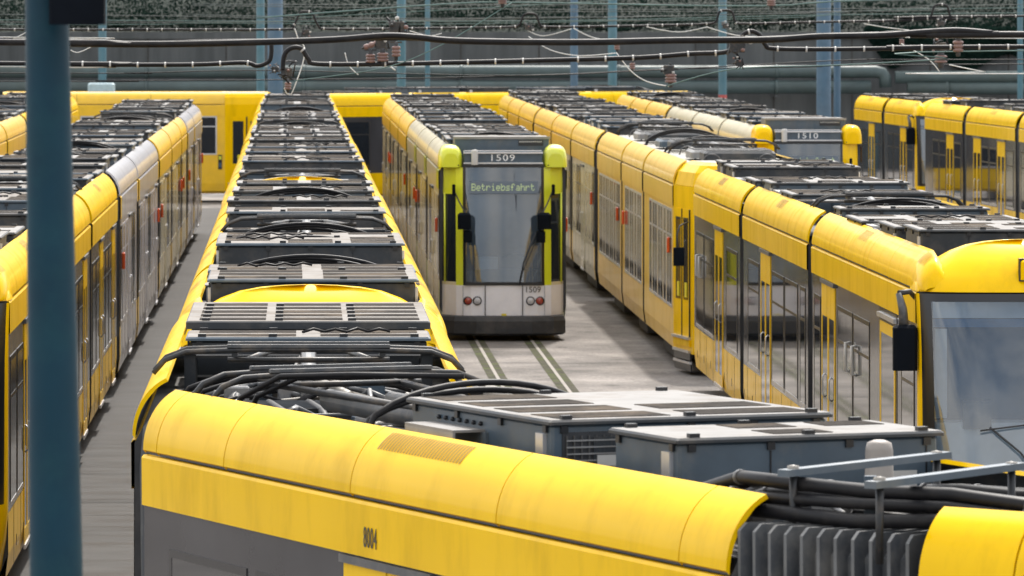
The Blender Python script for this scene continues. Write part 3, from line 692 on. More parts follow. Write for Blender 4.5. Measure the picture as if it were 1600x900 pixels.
def cab_old(sec):
    b = MB()
    pl = [(1.15, .0), (.93, -1.45), (.80, -1.6), (.45, -1.68), (0, -1.7)]
    full = [(-x, y) for x, y in pl] + [(x, y) for x, y in pl[::-1][1:]]
    zs = [.35, 1.0, 1.06, 2.7, 3.08]
    def mf(i, j):
        c = min(j, len(full) - 2 - j)
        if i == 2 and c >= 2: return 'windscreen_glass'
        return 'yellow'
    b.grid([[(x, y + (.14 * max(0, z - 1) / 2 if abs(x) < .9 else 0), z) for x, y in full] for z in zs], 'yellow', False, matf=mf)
    rows = [[(x * k, y * (1 - (1 - k) * .5) + .1, z) for x, y in full] for z, k in ((3.08, 1), (3.3, .95), (3.42, .86), (3.47, .72))]
    b.grid(rows, 'yellow', False); b.quad(rows[-1], 'roof_cream')
    b.build('cab_shell', sec)
    for sx in (-1, 1):
        # narrow folding door leaves with rounded dark windows, on the tapering side
        A = Vector((1.15, 0, 0)); Bp = Vector((.93, -1.45, 0)); t = (Bp - A).normalized(); n = Vector((-t.y, t.x, 0)); n = n if n.x > 0 else -n
        def slab(q, u0, u1, z0, z1, d0, d1, m):
            P = [A + t * u + n * d for u, d in ((u0, d0), (u1, d0), (u1, d1), (u0, d1))]
            v = [(sx * p.x, p.y, z) for z in (z0, z1) for p in P]; bb = len(q.v); q.v += v
            for f in [(0, 1, 2, 3), (7, 6, 5, 4), (0, 4, 5, 1), (1, 5, 6, 2), (2, 6, 7, 3), (3, 7, 4, 0)]:
                q.face([bb + k for k in (f if sx > 0 else f[::-1])], m)
        for u in (.42, .98):
            d = MB(); slab(d, u - .25, u + .25, .62, 2.70, .0, .012, 'yellow'); slab(d, u - .17, u + .17, 1.22, 2.52, .012, .018, 'glass')
            slab(d, u + .25, u + .29, .62, 2.70, .0, .02, 'dark_frame'); slab(d, u - .02, u + .12, 1.26, 1.5, .018, .03, 'sticker'); slab(d, u - .17, u + .17, 2.52, 2.56, .012, .02, 'dark_frame')
            d.build('door', sec)
        for k, z in enumerate((.62, .40, .22)):
            st = MB(); slab(st, .1, 1.3, z - .04, z, -.02, .06 - k * .015, 'silver_trim'); slab(st, .1, 1.3, z - .16, z - .042, -.02, .03 - k * .015, 'yellow' if k == 0 else 'dark_frame'); st.build('step', sec)
        m = MB(); m.tube([(sx * 1.0, -1.3, 2.5), (sx * 1.15, -1.5, 2.45), (sx * 1.2, -1.55, 2.3), (sx * 1.18, -1.55, 2.05)], .014, 'rubber', 6); m.cbox(min(sx * 1.08, sx * 1.26), max(sx * 1.08, sx * 1.26), -1.6, -1.55, 1.8, 2.1, 'black_box', .01); m.build('mirror', sec)
    g = MB(); g.box(-1.0, 1.0, -.1, -.06, .9, 3.0, 'cab_inner'); g.build('cab_interior', sec)

# ------------------------------------------------------------------ bellows between two sections (in the tram's own frame)
def bellows(root, A, B, ribs=9, m='bellows_cloth', prof=None):
    b = MB(); (pa, aa), (pb, ab) = A, B; rows = []
    seq = [(k / (ribs * 2), 1.0 if k % 2 == 0 else .94) for k in range(ribs * 2 + 1)]
    if prof: seq = [((k + o_) / ribs, q_) for k in range(ribs) for o_, q_ in ((.02, 1.0), (.20, 1.0), (.28, .94), (.94, .94))] + [(1, 1)]
    for t, sc in seq:
        c = pa.lerp(pb, t); a = aa + (ab - aa) * t
        cx, sx_ = math.cos(a), math.sin(a); ring = []
        for x, z in prof or [(-.95, .4), (.95, .4), (1.08, .5), (1.11, 2.9), (1.09, 3.15), (.96, 3.33), (-.96, 3.33), (-1.09, 3.15), (-1.11, 2.9), (-1.08, .5)]:
            x *= sc; z = 1.8 + (z - 1.8) * sc; ring.append((c.x + x * cx, c.y + x * sx_, z))
        rows.append(ring)
    b.grid(rows, m, False, close=True, matf=(lambda i, j: 'rib_grey' if i % 4 == 0 else m) if prof else None)
    return b.build('bellows', root)

def make_tram(label, group, secs, scheme='modern', cab='modern', number=None, kits='abcd', seed=1, vis=(1, -1), vents=True, mirror=True, openings=None, edge=None, layout=None, name='tram', custom=None, bel=9, markers=False, style=None, backcab=False, cabscheme=None):
    """secs: list of (x0,D0,x1,D1) centre lines, near end first. Section frame: y from near to far, x to the right."""
    rng = random.Random(seed)
    x0, d0 = secs[0][0], secs[0][1]
    root = empty(name, (x0, d0, 0), label, 'tram', group)
    style = style or {'modern': 'modern', 'old': 'old'}.get(scheme, 'nf')
    wst = {'cream': 'cream', 'amber': 'cream', 'silver': 'silver'}.get(scheme, style)
    prev = None; out = []
    for n, (xa, da, xb, db) in enumerate(secs):
        ya = Vector((xb - xa, db - da)); L = ya.length; ang = math.atan2(-(xb - xa), db - da)
        M = Matrix.Translation((xa - x0, da - d0, 0)) @ Matrix.Rotation(ang, 4, 'Z')
        sec = shell(L, scheme, edge).build('car_section', root, M); out.append(sec)
        pieces = None; vv = []
        if vents: vv = [(L * .45, L * .45 + .9, .55, .88)] if scheme == 'modern' else []
        fairing(sec, L - (.55 if n == 0 and cab == 'modern' else (.62 if cab == 'angular' and n == 0 else 0)), SCHEMES[scheme]['fair'], vv, off=.55 if n == 0 and cab == 'modern' else (.62 if cab == 'angular' and n == 0 else 0), front=(n == 0 and cab == 'modern'))
        S = SCHEMES[scheme]
        # openings
        y = .35; k = 0; pat = (layout or ['win', 'win', 'door', 'win'])
        z0, z1 = (S['zl'] + .03, S['zs'] - .12)
        if style == 'old': z0, z1 = 1.02, 2.66
        tot = L - .7; w_win = 1.15 if style != 'old' else 1.3; w_door = 1.2 if style != 'old' else .9
        seq = []; 
        while y < L - .45:
            it = pat[k % len(pat)]; k += 1; w = w_win if it == 'win' else (w_door if it == 'door' else .7)
            if y + w > L - .2: break
            seq.append((it, y + w / 2, w)); y += w + (.14 if style != 'nf' else .30)
        if openings and n in openings: seq = openings[n]
        for it, yc, w in seq:
            for sd_ in vis:
                if it == 'win': put_side('window', window_mesh(w, z0, z1 - (.12 if style == 'modern' else 0), wst), sec, sd_, yc)
                elif it == 'narrow': put_side('window', window_mesh(w, z0, z1 - (.12 if style == 'modern' else 0), style), sec, sd_, yc)
                elif it == 'sdoor': put_side('door', single_door_mesh(w), sec, sd_, yc)
                elif it == 'door': put_side('door', door_mesh(w, .42, z1 + (.06 if style == 'modern' else 0), 'yellow' if scheme == 'modern' else ('amber_yellow' if scheme in ('old',) else S['lower']), 'glass' if scheme in ('modern', 'old') else ('film_sheen_silver' if scheme == 'silver' else 'film_sheen_cream')), sec, sd_, yc)
        if markers:
            for sd_ in vis: put_side('marker_light', marker_mesh(), sec, sd_, L - .75 if n % 2 else .75, .01, 2.05)
        # roof
        if custom and n in custom: custom[n](sec, L, rng)
        else: roof_kit(sec, L, kits[n % len(kits)], rng, .65 if n == 0 and cab == 'modern' else (1.75 if n == 0 and cab == 'angular' else .15))
        if n == 0 and cab == 'modern':
            cab_modern(sec, cabscheme or scheme, mirror)
        if n == 0 and cab == 'angular': cab_angular(sec, number, 'front_white', edge or 'lime')
        if n == 0 and cab == 'old': cab_old(sec)
        if prev:
            pb = Vector((xa - x0, da - d0, 0)); bellows(root, (prev[0], prev[1]), (pb, ang), bel)
            t = MB()   # black frames and cables over the joint
            mid = prev[0].lerp(pb, .5)
            for q in range(5):
                xx = -.6 + q * .3 + rng.uniform(-.05, .05)
                c, s_ = math.cos(ang), math.sin(ang); c2, s2 = math.cos(prev[1]), math.sin(prev[1])
                p1 = prev[0] + Vector((c2 * xx + s2 * .4, s2 * xx - c2 * .4, 3.25)); p2 = pb + Vector((c * xx - s_ * .4, s_ * xx + c * .4, 3.25))
                t.tube([p1, p1.lerp(p2, .25) + Vector((0, 0, .06)), p1.lerp(p2, .75) + Vector((0, 0, .06)), p2], .03, 'cable_black', 7)
            t.build('joint_cables', root)
        prev = (Vector((xb - x0, db - d0, 0)), ang)
    # closed far end
    return root, out

def straight(Xn, Dn, Xf, Df, cuts, gap=.7):
    """centre line from (Xn,Dn) to (Xf,Df) cut at depths"""
    ds = [Dn] + list(cuts) + [Df]; res = []
    for i in range(len(ds) - 1):
        a = ds[i] + (gap / 2 if i else 0); b = ds[i + 1] - (gap / 2 if i < len(ds) - 2 else 0)
        f = lambda d: Xn + (Xf - Xn) * (d - Dn) / (Df - Dn)
        res.append((f(a), a, f(b), b))
    return res

# ------------------------------------------------------------------ ground, tracks, wall, hill
g = MB(); g.quad([(-1500, -200, 0), (1500, -200, 0), (1500, 2500, 0), (-1500, 2500, 0)], 'yard_concrete'); tag(g.build('ground'), kind='structure')
rows_x = [-7.45, -3.72, .17, 3.85, 7.48, 11.1, 14.7, 18.3]
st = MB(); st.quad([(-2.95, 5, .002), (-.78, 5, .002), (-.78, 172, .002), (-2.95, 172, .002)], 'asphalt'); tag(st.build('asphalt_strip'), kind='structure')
for X in rows_x:
    t = MB()
    for sx in (-.5, .5):
        t.quad([(X + sx - .15, 5, .004), (X + sx + .15, 5, .004), (X + sx + .15, 175, .004), (X + sx - .15, 175, .004)], 'rail_bed')
        t.quad([(X + sx - .028, 5, .012), (X + sx + .028, 5, .012), (X + sx + .028, 175, .012), (X + sx - .028, 175, .012)], 'rail_steel')
    tag(t.build('track'), kind='structure')
j = MB()
for D in (24, 33.5, 44, 55, 66, 77, 86.5, 95, 106, 107.2, 118, 129, 141, 153): j.quad([(-30, D, .0035), (40, D + .1, .0035), (40, D + .17, .0035), (-30, D + .07, .0035)], 'joint_sealant')
tag(j.build('pavement_joint'), kind='structure')

WD = 216
w = MB(); w.box(-45, 55, WD, WD + .6, -.5, 5.25, 'retaining_concrete')
w.box(-45, 55, WD - .08, WD, 5.0, 5.24, 'retaining_concrete')
for k in range(34): w.box(-44.5 + k * 3, -44.44 + k * 3, WD - .006, WD, 0, 5.0, 'joint_sealant')
w.build('retaining_wall'); wo = bpy.data.objects['retaining_wall']; tag(wo, 'long dark grey concrete retaining wall at the back of the yard', 'wall')
h = MB(); rows = []
for i in range(14):
    rows.append([(-60 + jx * 5, WD + .5 + i * 3.2, 5.0 + i * 1.3 + random.uniform(-.25, .25)) for jx in range(28)])
h.grid(rows, 'hill_soil', True); tag(h.build('hillside'), kind='structure')
lf = MB(); rl = random.Random(3)
for k in range(52000):
    x = rl.uniform(-16, 34); y = WD + .6 + rl.random() ** 2 * 8; cl = math.sin(x * .9) * .25 + math.sin(x * 2.3 + 1) * .2 + math.sin(x * .37) * .3
    z = 5.05 + (y - WD) * .42 + rl.random() * (.55 + cl * .8)
    n = Vector((rl.uniform(-.8, .8), rl.uniform(-1, .2), rl.uniform(.3, 1))).normalized(); a = n.orthogonal().normalized() * rl.uniform(.03, .07); c = n.cross(a)
    p = Vector((x, y, z)); lf.quad([p - a - c * .6, p + a - c * .3, p + a * .6 + c, p - a * .7 + c * .7], 'leaf')
tag(lf.build('hillside_shrubs'), 'dark green shrubs covering the slope above the concrete wall', 'shrubs', kind='stuff')
lf = MB()
for k in range(9000):
    x = rl.uniform(22, 32); d = min(1, (x - 21.8) / 1.2); z = 5.45 - rl.random() ** .8 * (1.3 + .3 * math.sin(x * 2)) * d
    y = WD - .1 - rl.random() * .25; n = Vector((rl.uniform(-.6, .6), -1, rl.uniform(-.2, .8))).normalized(); a = n.orthogonal().normalized() * rl.uniform(.05, .1); c = n.cross(a); p = Vector((x, y, z))
    lf.quad([p - a - c * .6, p + a - c * .3, p + a * .6 + c, p - a * .7 + c * .7], 'ivy_leaf')
tag(lf.build('ivy'), 'dark ivy hanging over the right end of the retaining wall', 'ivy', kind='stuff')

def pipe(pts, r, label, grp):
    b = MB(); b.tube(pts, r, 'pipe_green', 16)
    for (x, y, z) in (pts[0], pts[-1]): pass
    x = pts[0][0] + 1.5
    while x < pts[-1][0] - 1:
        b.lathe((0, 0, 0), [(0, 0)], 'pipe_green', 3) if False else None
        zz = pts[0][2]
        b.tube([(x - .06, pts[0][1], zz), (x + .06, pts[0][1], zz)], r + .03, 'pipe_green', 16) if pts[0][2] == pts[1][2] else None
        b.box(x - .06, x + .06, pts[0][1] - .05, WD, zz - r - .12, zz - r - .02, 'retaining_concrete'); x += 6
    o = b.build('pipe'); tag(o, label, 'pipe', grp)
PD = 214.5; s_ = 8800 / PD
zu, zd = CAMZ - (112 - 26) / s_, CAMZ - (136 - 26) / s_
xe = (1368 - 454) / s_
pipe([(-25, PD, zu), (xe, PD, zu), (xe + .25, PD, zu - .06), (xe + .36, PD, zu - .25), (xe + .38, PD, zu - .6)], .24, 'upper grey green pipe along the wall, bending down at its right end', 'pipes along the retaining wall')
pipe([(-25, PD - .1, zd), (xe - .2, PD - .1, zd)], .26, 'lower grey green pipe along the wall, left of the bend', 'pipes along the retaining wall')
pipe([(xe + .75, PD, CAMZ - (121 - 26) / s_), (42, PD, CAMZ - (119 - 26) / s_)], .24, 'upper grey green pipe on the wall, at right beyond the bend', 'pipes along the retaining wall')
pipe([(xe + 1.2, PD - .1, CAMZ - (138 - 26) / s_), (42, PD - .1, CAMZ - (138 - 26) / s_)], .24, 'lower grey green pipe on the wall, at right beyond the bend', 'pipes along the retaining wall')

# ------------------------------------------------------------------ trams
G_A = 'yellow trams parked bumper to bumper in the centre row'
# foreground tram 8004, curving towards the camera
def kit_m1(sec, L, rng):
    # local y: 0 at the near end
    roof_box(sec, 1.75, 2.62, 3.62, -.60, 1.0, 'box_side', 'box_top', True, rng)
    o = roof_box(sec, 3.1, 5.15, 3.63, -.73, 1.02, 'box_side', 'box_top', True, rng)
    b = MB()   # mesh grille, ledge with holes
    for k in range(16): b.box(-.62 + k * .045, -.612 + k * .045, 3.112, 3.126, 3.24, 3.54, 'fin_dark')
    b.box(-.64, .12, 3.122, 3.129, 3.22, 3.56, 'rubber')
    for k in range(8): b.box(-.62, .1, 3.108, 3.118, 3.25 + k * .037, 3.258 + k * .037, 'unit_grey')
    b.build('grille', sec)
    b = MB(); b.box(-.90, -.70, 4.05, 4.75, 3.50, 3.515, 'box_top'); b.box(-.90, -.885, 4.05, 4.75, 3.44, 3.50, 'unit_grey'); b.box(-.72, -.70, 4.0, 4.8, 3.3, 3.5, 'box_side')
    for k in range(7): b.lathe((-.71, 4.1 + k * .1, 3.545), [(.001, -.012), (.014, -.012), (.014, 0)], 'dark_frame', 8, 'y')
    b.build('service_ledge', sec)
    pantograph(sec, 6.9, 2.5, -1, 3.2, 3.60, rng)
    b = MB()
    for k in range(2): b.tube(arc_pts(-.85, .9, 5.6 + k * .08, 3.25, 3.66 - k * .05, .35), .020, 'cable_black', 8)
    b.tube([(-.75, 8.1, 3.2), (-.7, 7.9, 3.45), (-.55, 7.6, 3.6), (-.2, 7.3, 3.62), (.4, 6.9, 3.62)], .019, 'cable_black', 8)
    b.tube([(-.6, 8.2, 3.2), (-.55, 8.0, 3.45), (-.4, 7.7, 3.58), (0, 7.4, 3.6)], .018, 'cable_black', 8)
    b.tube([(-.2, 5.5, 3.42), (-.3, 7.4, 3.46)], .07, 'tube_grey', 12); b.tube([(.3, 5.5, 3.4), (.2, 7.6, 3.44)], .05, 'tube_grey', 12); b.tube([(.6, 5.4, 3.45), (.7, 7.2, 3.5)], .045, 'tube_white', 12)
    b.build('cable_loop', sec)
    clutter(sec, 5.4, 8.2, rng, 16)
    # near the joint
    b = MB(); b.box(.3, .6, 1.3, 1.6, 3.165, 3.29, 'box_side'); b.lathe((.45, 1.46, 3.29), [(.085, 0), (.085, .03), (.078, .04), (.074, .26), (.065, .30), (.03, .315), (.001, .317)], 'pole_beige', 18); b.build('antenna_dome', sec)
    b = MB(); b.cbox(-.62, -.28, .75, 1.25, 3.17, 3.34, 'box_top', .05); b.cbox(-.1, .2, .35, .6, 3.17, 3.25, 'box_top', .04); b.cbox(.2, .8, .5, 1.0, 3.17, 3.3, 'box_side', .03); b.build('roof_hatch', sec)
    clutter(sec, .15, 1.6, rng, 10)
mat('pole_beige', (.30, .27, .245), .5, noise=.12, dirt=((.3, .25, .2), .5), dscale=6)
mat('bar_blue', (.09, .12, .15), .4, noise=.12, dirt=((.2, .18, .15), .4))
def kit_m0(sec, L, rng):
    b = MB()
    for k in range(3): b.cbox(-.3 + k * .45, .05 + k * .45, .3 + k * .1, .8 + k * .1, 3.17, 3.34 + .03 * k, ['box_side', 'box_top_warm', 'box_side'][k], .02)
    b.build('roof_hatch', sec); clutter(sec, .2, 2.0, rng, 16); roof_box(sec, 2.2, 4.5, 3.6, rng=rng); pantograph(sec, 1.1, 1.6, 1, 3.2, 3.52, rng, .8)
def kit_m2(sec, L, rng):
    clutter(sec, .1, 1.9, rng, 20); cable_loops(sec, .5, 3.5, rng=rng)
    pantograph(sec, 2.15, 2.2, 1, 3.2, 3.6, rng, 1.05); walk_plate(sec, 3.35, 3.75, 3.46, m='box_top_warm', rng=rng); roof_box(sec, 4.3, 5.2, 3.5, -.9, .9, 'box_side_dark', 'box_top_warm', True, rng)
    walk_plate(sec, 3.85, 4.2, 3.40, m='box_top_warm', rng=rng)
    b = MB(); b.cbox(-.92, .92, 5.35, 8.2, 3.50, 3.56, 'box_side_dark', .01, top='box_top_warm')
    for r_ in range(5):
        for c in range(3): b.box(-.82 + c * .58, -.32 + c * .58, 5.5 + r_ * .53, 5.78 + r_ * .53, 3.56, 3.565, 'antislip'); b.box(-.8 + c * .55, -.74 + c * .55, 5.42 + r_ * .53, 5.47 + r_ * .53, 3.56, 3.58, 'dark_frame')
    b.cbox(-.88, .88, 5.4, 8.15, 3.17, 3.497, 'box_side_dark', .01); b.build('roof_box', sec)
    antenna_dome(sec, -.15, .95, 3.2, 'tube_grey')
c0 = (3.24, 28.35); c1 = (.14, 36.2)
root8, secs8 = make_tram('nearest yellow tram numbered 8004, bending towards the camera across the bottom of the view', G_A,
    [(3.78, 28.05, 3.78, 28.05 + .001)][:0] + [(3.24, 28.35, .14, 36.2), (.12, 37.0, .14, 45.55)], cab=None, kits='ab', seed=11, custom={0: kit_m1, 1: kit_m2}, vents=False, bel=8, openings={0: [('win', 7.3, 1.35), ('win', 5.85, 1.25), ('door', 4.4, 1.3), ('win', 2.9, 1.3), ('win', 1.4, 1.3)]})
# replace the fairing of the first section by one with the photographed panel joints and vent
for o in list(secs8[0].children):
    if o.name.startswith('roof_fairing'): bpy.data.objects.remove(o)
L1 = math.hypot(3.1, 7.85)
fairing(secs8[0], L1, 'yellow', [(3.55, 4.75, .60, .92)], pieces=[0, .55, 2.85, 4.95, 7.0, L1 - .25, L1])
link('fleet_number', mirror_mesh(text_mesh('8004', .17, 'text_dark', .55, .001, 1.1)), secs8[0], Matrix.Translation((-1.171, 4.62, 2.86)) @ Matrix.Rotation(R(90), 4, 'Z') @ Matrix.Rotation(R(90), 4, 'X') @ Matrix.Scale(1, 4))
# section that leaves the frame to the right: added to the same tram
ux, uy = .755, -.656
def near_section():
    p0 = Vector((3.78 - 3.24, 28.02 - 28.35, 0)); L = 7.2; ang = math.atan2(ux, -uy)   # local +y points away from the camera
    far = p0; near = p0 + Vector((ux, uy, 0)) * L
    M = Matrix.Translation(far) @ Matrix.Rotation(math.atan2(-ux, uy), 4, 'Z')   # local y runs towards the camera's right
    sec = shell(L, 'modern').build('car_section', root8, M)
    fairing(sec, L, 'yellow', [], pieces=[0, .55, 2.9, 5.2, L]); kit_m0(sec, L, random.Random(5))
    for yc, it in ((1.0, 'w'), (2.4, 'd'), (3.8, 'w'), (5.2, 'w')):
        for sd_ in (1, -1): put_side('window' if it == 'w' else 'door', window_mesh(1.15, 1.03, 2.63, 'modern') if it == 'w' else door_mesh(1.2, .42, 2.69, 'yellow'), sec, sd_, yc)
    a1 = math.atan2(-(.14 - 3.24), 36.2 - 28.35); b2 = math.atan2(ux, -uy)
    bellows(root8, (Vector((0, 0, 0)), a1), (far, b2), 11, 'bellows_cloth', [(-1.08, .4), (1.08, .4), (1.10, 3.30), (1.06, 3.34), (-1.06, 3.34), (-1.10, 3.30)])
    b = MB()   # thick cables over the joint
    for q, (off, zz) in enumerate([(-.86, 3.53), (-.90, 3.46), (-.93, 3.39), (-.78, 3.52), (-.70, 3.46), (-.62, 3.50), (-.5, 3.42), (-.35, 3.46), (-.1, 3.43), (.2, 3.45), (.5, 3.43)]):
        def ea(o_, d_): return Vector((math.cos(a1) * o_ - math.sin(a1) * d_, math.sin(a1) * o_ + math.cos(a1) * d_, 0))
        def eb(o_, d_): return far + Vector((math.cos(b2) * o_, math.sin(b2) * o_, 0)) + Vector((ux, uy, 0)) * d_
        Z = lambda v, z: Vector((v.x, v.y, z))
        P_ = [Z(ea(off + .10, 1.5), 3.25), Z(ea(off + .06, 1.0), zz - .12), Z(ea(off + .05, .55), zz - .02), Z(ea(off, .1), zz), Z(ea(off, 0).lerp(eb(off, 0), .5), zz - .012), Z(eb(off, 0), zz), Z(eb(off + .08, .4), zz - .03), Z(eb(off + .16, .8), zz - .14), Z(eb(off + .2, 1.2), 3.2)]
        hr = [.036, .030, .038, .026, .034, .03, .036, .028, .033, .03, .035][q]; P_ = [p + Vector((0, 0, random.uniform(-.012, .012))) for p in P_]; b.tube(P_, hr, 'cable_black', 10)
        for qq in (2, 6):
            tv = (P_[qq + 1] - P_[qq]).normalized() * .02; b.tube([P_[qq] - tv, P_[qq] + tv], .040, 'tube_grey', 10)
    pm = Vector((0, 0, 0)).lerp(far, .55) + Vector((-.93 * .72, -.45 * .72, 0))
    b.box(pm.x - .03, pm.x + .03, pm.y - .02, pm.y + .02, 3.2, 3.58, 'box_side')
    b.build('joint_cables', root8)
    o0 = Vector((3.24, 28.35, 0))
    for pa_, pb_ in (((2.44, 27.9, 3.57), (3.37, 28.95, 3.58)), ((2.80, 27.2, 3.57), (3.66, 28.25, 3.58))):
        q = MB(); A_, B_ = Vector(pa_) - o0, Vector(pb_) - o0; t = (B_ - A_).normalized(); nn = Vector((t.y, -t.x, 0)) * .035
        for zz in (0,):
            v = [A_ - nn, A_ + nn, B_ + nn, B_ - nn]; bb = len(q.v); q.v += [tuple(p) for p in v] + [tuple(p + Vector((0, 0, .035))) for p in v]
            for f in [(0, 3, 2, 1), (4, 5, 6, 7), (0, 1, 5, 4), (1, 2, 6, 5), (2, 3, 7, 6), (3, 0, 4, 7)]: q.face([bb + k for k in f], 'bar_blue')
        for w_ in (.06, .94):
            p = A_.lerp(B_, w_); q.tube([(p.x, p.y, 3.2), (p.x, p.y, 3.575)], .02, 'panto_metal', 8); q.lathe((p.x, p.y, 3.60), [(.03, 0), (.03, .02), (.001, .025)], 'tube_white', 8)
        q.build('stay_rod', root8)
near_section()

def A_tram(lbl, D0, D1, seed, k, **kw):
    n = (D1 - D0 - 1.0) ; cuts = [D0 + n * q for q in k]
    return make_tram(lbl, G_A, straight(.17, D0, .19, D1, cuts), seed=seed, mirror=False, **kw)
A_tram('yellow tram with rounded yellow cab roof, right behind tram 8004 in the centre row', 47.2, 78.0, 21, (.22, .45, .72), kits='adbc')
A_tram('second tram behind 8004 in the centre row, its roof packed with grey boxes', 79.3, 110.2, 22, (.25, .5, .75), kits='bacd')
A_tram('third tram behind 8004 in the centre row, seen as narrow stripes of roof boxes', 111.5, 141.5, 23, (.25, .5, .75), kits='cbad', cab=None)
A_tram('last tram at the far end of the centre row, before the overhead poles', 142.8, 170.5, 24, (.3, .6), kits='abd', cab=None)

NFL = ['narrow', 'win', 'win', 'door', 'narrow']
make_tram('tram 1509 with lime yellow front, Betriebsfahrt display and dark bumper', 'trams right of the centre row', straight(3.85, 102.2, 3.85, 130, (111.5, 120.5), .5), 'cream', 'angular', '1509', 'cda', 31, markers=True, layout=NFL, edge='lime')
make_tram('yellow tram parked behind tram 1509', 'trams right of the centre row', straight(3.85, 131, 3.85, 165, (141, 152), .5), 'amber', None, None, 'acd', 32, markers=True, layout=NFL, edge='yellow')

def cfront(sec, L, rng):
    roof_kit(sec, L, 'd', rng, .7)
r, ss = make_tram('yellow tram with large windscreen and hanging black mirror, at the right edge', 'trams in the row at right', straight(7.48, 56.9, 7.48, 88.3, (68.6, 79.0), .6), 'modern', 'modern', None, 'dbac', 41, bel=9,
    openings={0: [('narrow', .85, 1.2), ('sdoor', 2.75, 1.5), ('win', 5.55, 1.75), ('win', 7.4, 1.75), ('door', 9.35, 1.6), ('narrow', 10.75, .8)],
              1: [('narrow', .7, .7), ('win', 2.3, 1.8), ('win', 4.25, 1.8), ('door', 6.1, 1.5), ('win', 8.1, 1.8)],
              2: [('win', 1.5, 2.0), ('door', 3.9, 1.5), ('win', 5.9, 1.8), ('win', 7.75, 1.6)]})
for sd_, y, zz in ((-1, 6.48, 2.0),):
    for dy in (-.35, .35):
        b = MB(); b.tube([(0, 0, -.16), (.05, 0, -.16), (.05, 0, .16), (0, 0, .16)], .022, 'clip_white', 6); put_side('door_handle', b.mesh('door_handle'), ss[0], sd_, y + dy, 0, zz)
for dy in (-.3, .3):
    b = MB(); b.tube([(0, 0, -.16), (.05, 0, -.16), (.05, 0, .16), (0, 0, .16)], .022, 'clip_white', 6); put_side('door_handle', b.mesh('door_handle'), ss[2], -1, 7.6 + dy, 0, 2.0)

def old_roof(sec, L, rng):
    b = MB(); b.quad([(-.90, .02, 3.41), (.90, .02, 3.41), (.90, L - .02, 3.41), (-.90, L - .02, 3.41)], 'roof_cream')
    y = .5
    b.build('roof_skin', sec)
    def rb(y0, y1, x0=-.6, x1=.6, h=.16):
        q = MB(); q.cbox(x0, x1, y0, y1, 3.45, 3.45 + h, rng.choice(['unit_grey', 'box_side', 'box_side_dark']), .04)
        k = y0 + .1
        while k < y1 - .1: q.box(x0 + .05, x1 - .05, k, k + .03, 3.45 + h, 3.46 + h, 'fin_dark'); k += .09
        q.build('roof_box', sec)
    rb(.6, 1.7); rb(2.2, 3.6, -.7, .7, .14)
    if L > 7.5: pantograph(sec, L - 2.4, 2.8, 1, 3.48, 3.72, rng)
    for k in range(4):
        for xa in (-.62, .3):
            if .6 + k * 1.9 < L - .2: q = MB(); q.tube(arc_pts(xa, xa + .3, .6 + k * 1.9, 3.41, 3.56, 0, 8), .015, 'tube_grey', 6); q.build('grab_rail', sec)
    cable_loops(sec, L - .6, 3.72, rng=rng)
mat('roof_cream', (.32, .31, .28), .6, spec=.15, noise=.12, dirt=((.25, .22, .18), .6), dscale=1.5)
make_tram('older yellow tram with silver framed windows, folding door and steps, between two newer trams', 'trams in the row at right',
    straight(7.48, 93.1, 7.48, 116, (101, 107.6), .4), 'old', 'old', None, 'a', 42, custom={0: old_roof, 1: old_roof, 2: old_roof}, markers=True, layout=['win', 'narrow', 'win'], bel=6)
make_tram('beige sided tram with amber upper edge behind the older tram with steps', 'trams in the row at right', straight(7.48, 117.2, 7.48, 146, (127, 136.5), .5), 'amber', None, None, 'cbad', 43, markers=True, layout=NFL, edge='amber_yellow')
make_tram('farthest tram of the row at right, beyond the beige sided one', 'trams in the row at right', straight(7.48, 147, 7.48, 171, (156, 164), .5), 'amber', None, None, 'adc', 44, layout=NFL, edge='yellow')
make_tram('tram 1510 with blue grey roof box, its front cut off by the roofs before it', 'trams in the second row at right', straight(11.1, 121, 11.1, 149, (131, 140), .5), 'cream', 'angular', '1510', 'dac', 45, layout=NFL, edge='yellow')
make_tram('tram parked behind tram 1510', 'trams in the second row at right', straight(11.1, 150, 11.1, 172, (158, 165), .5), 'amber', None, None, 'cad', 46, layout=NFL, edge='yellow')
# far right row
def fx(D): return 19.2 - (D - 140) * 1.0 / 30
make_tram('nearer yellow tram at the far right, its grey window strip cut by the frame', 'yellow trams at the far right', [(fx(130), 130, fx(139.6), 139.6), (fx(140.2), 140.2, fx(148.2), 148.2), (fx(148.8), 148.8, fx(155.6), 155.6)], 'modern', 'modern', None, 'bcd', 51, layout=['win', 'door', 'win'])
make_tram('farther yellow tram at the far right, before the pipe wall', 'yellow trams at the far right', [(fx(157.6), 157.6, fx(163.6), 163.6), (fx(164.2), 164.2, fx(170.2), 170.2)], 'modern', 'modern', None, 'ca', 52, layout=['win', 'door', 'win'])

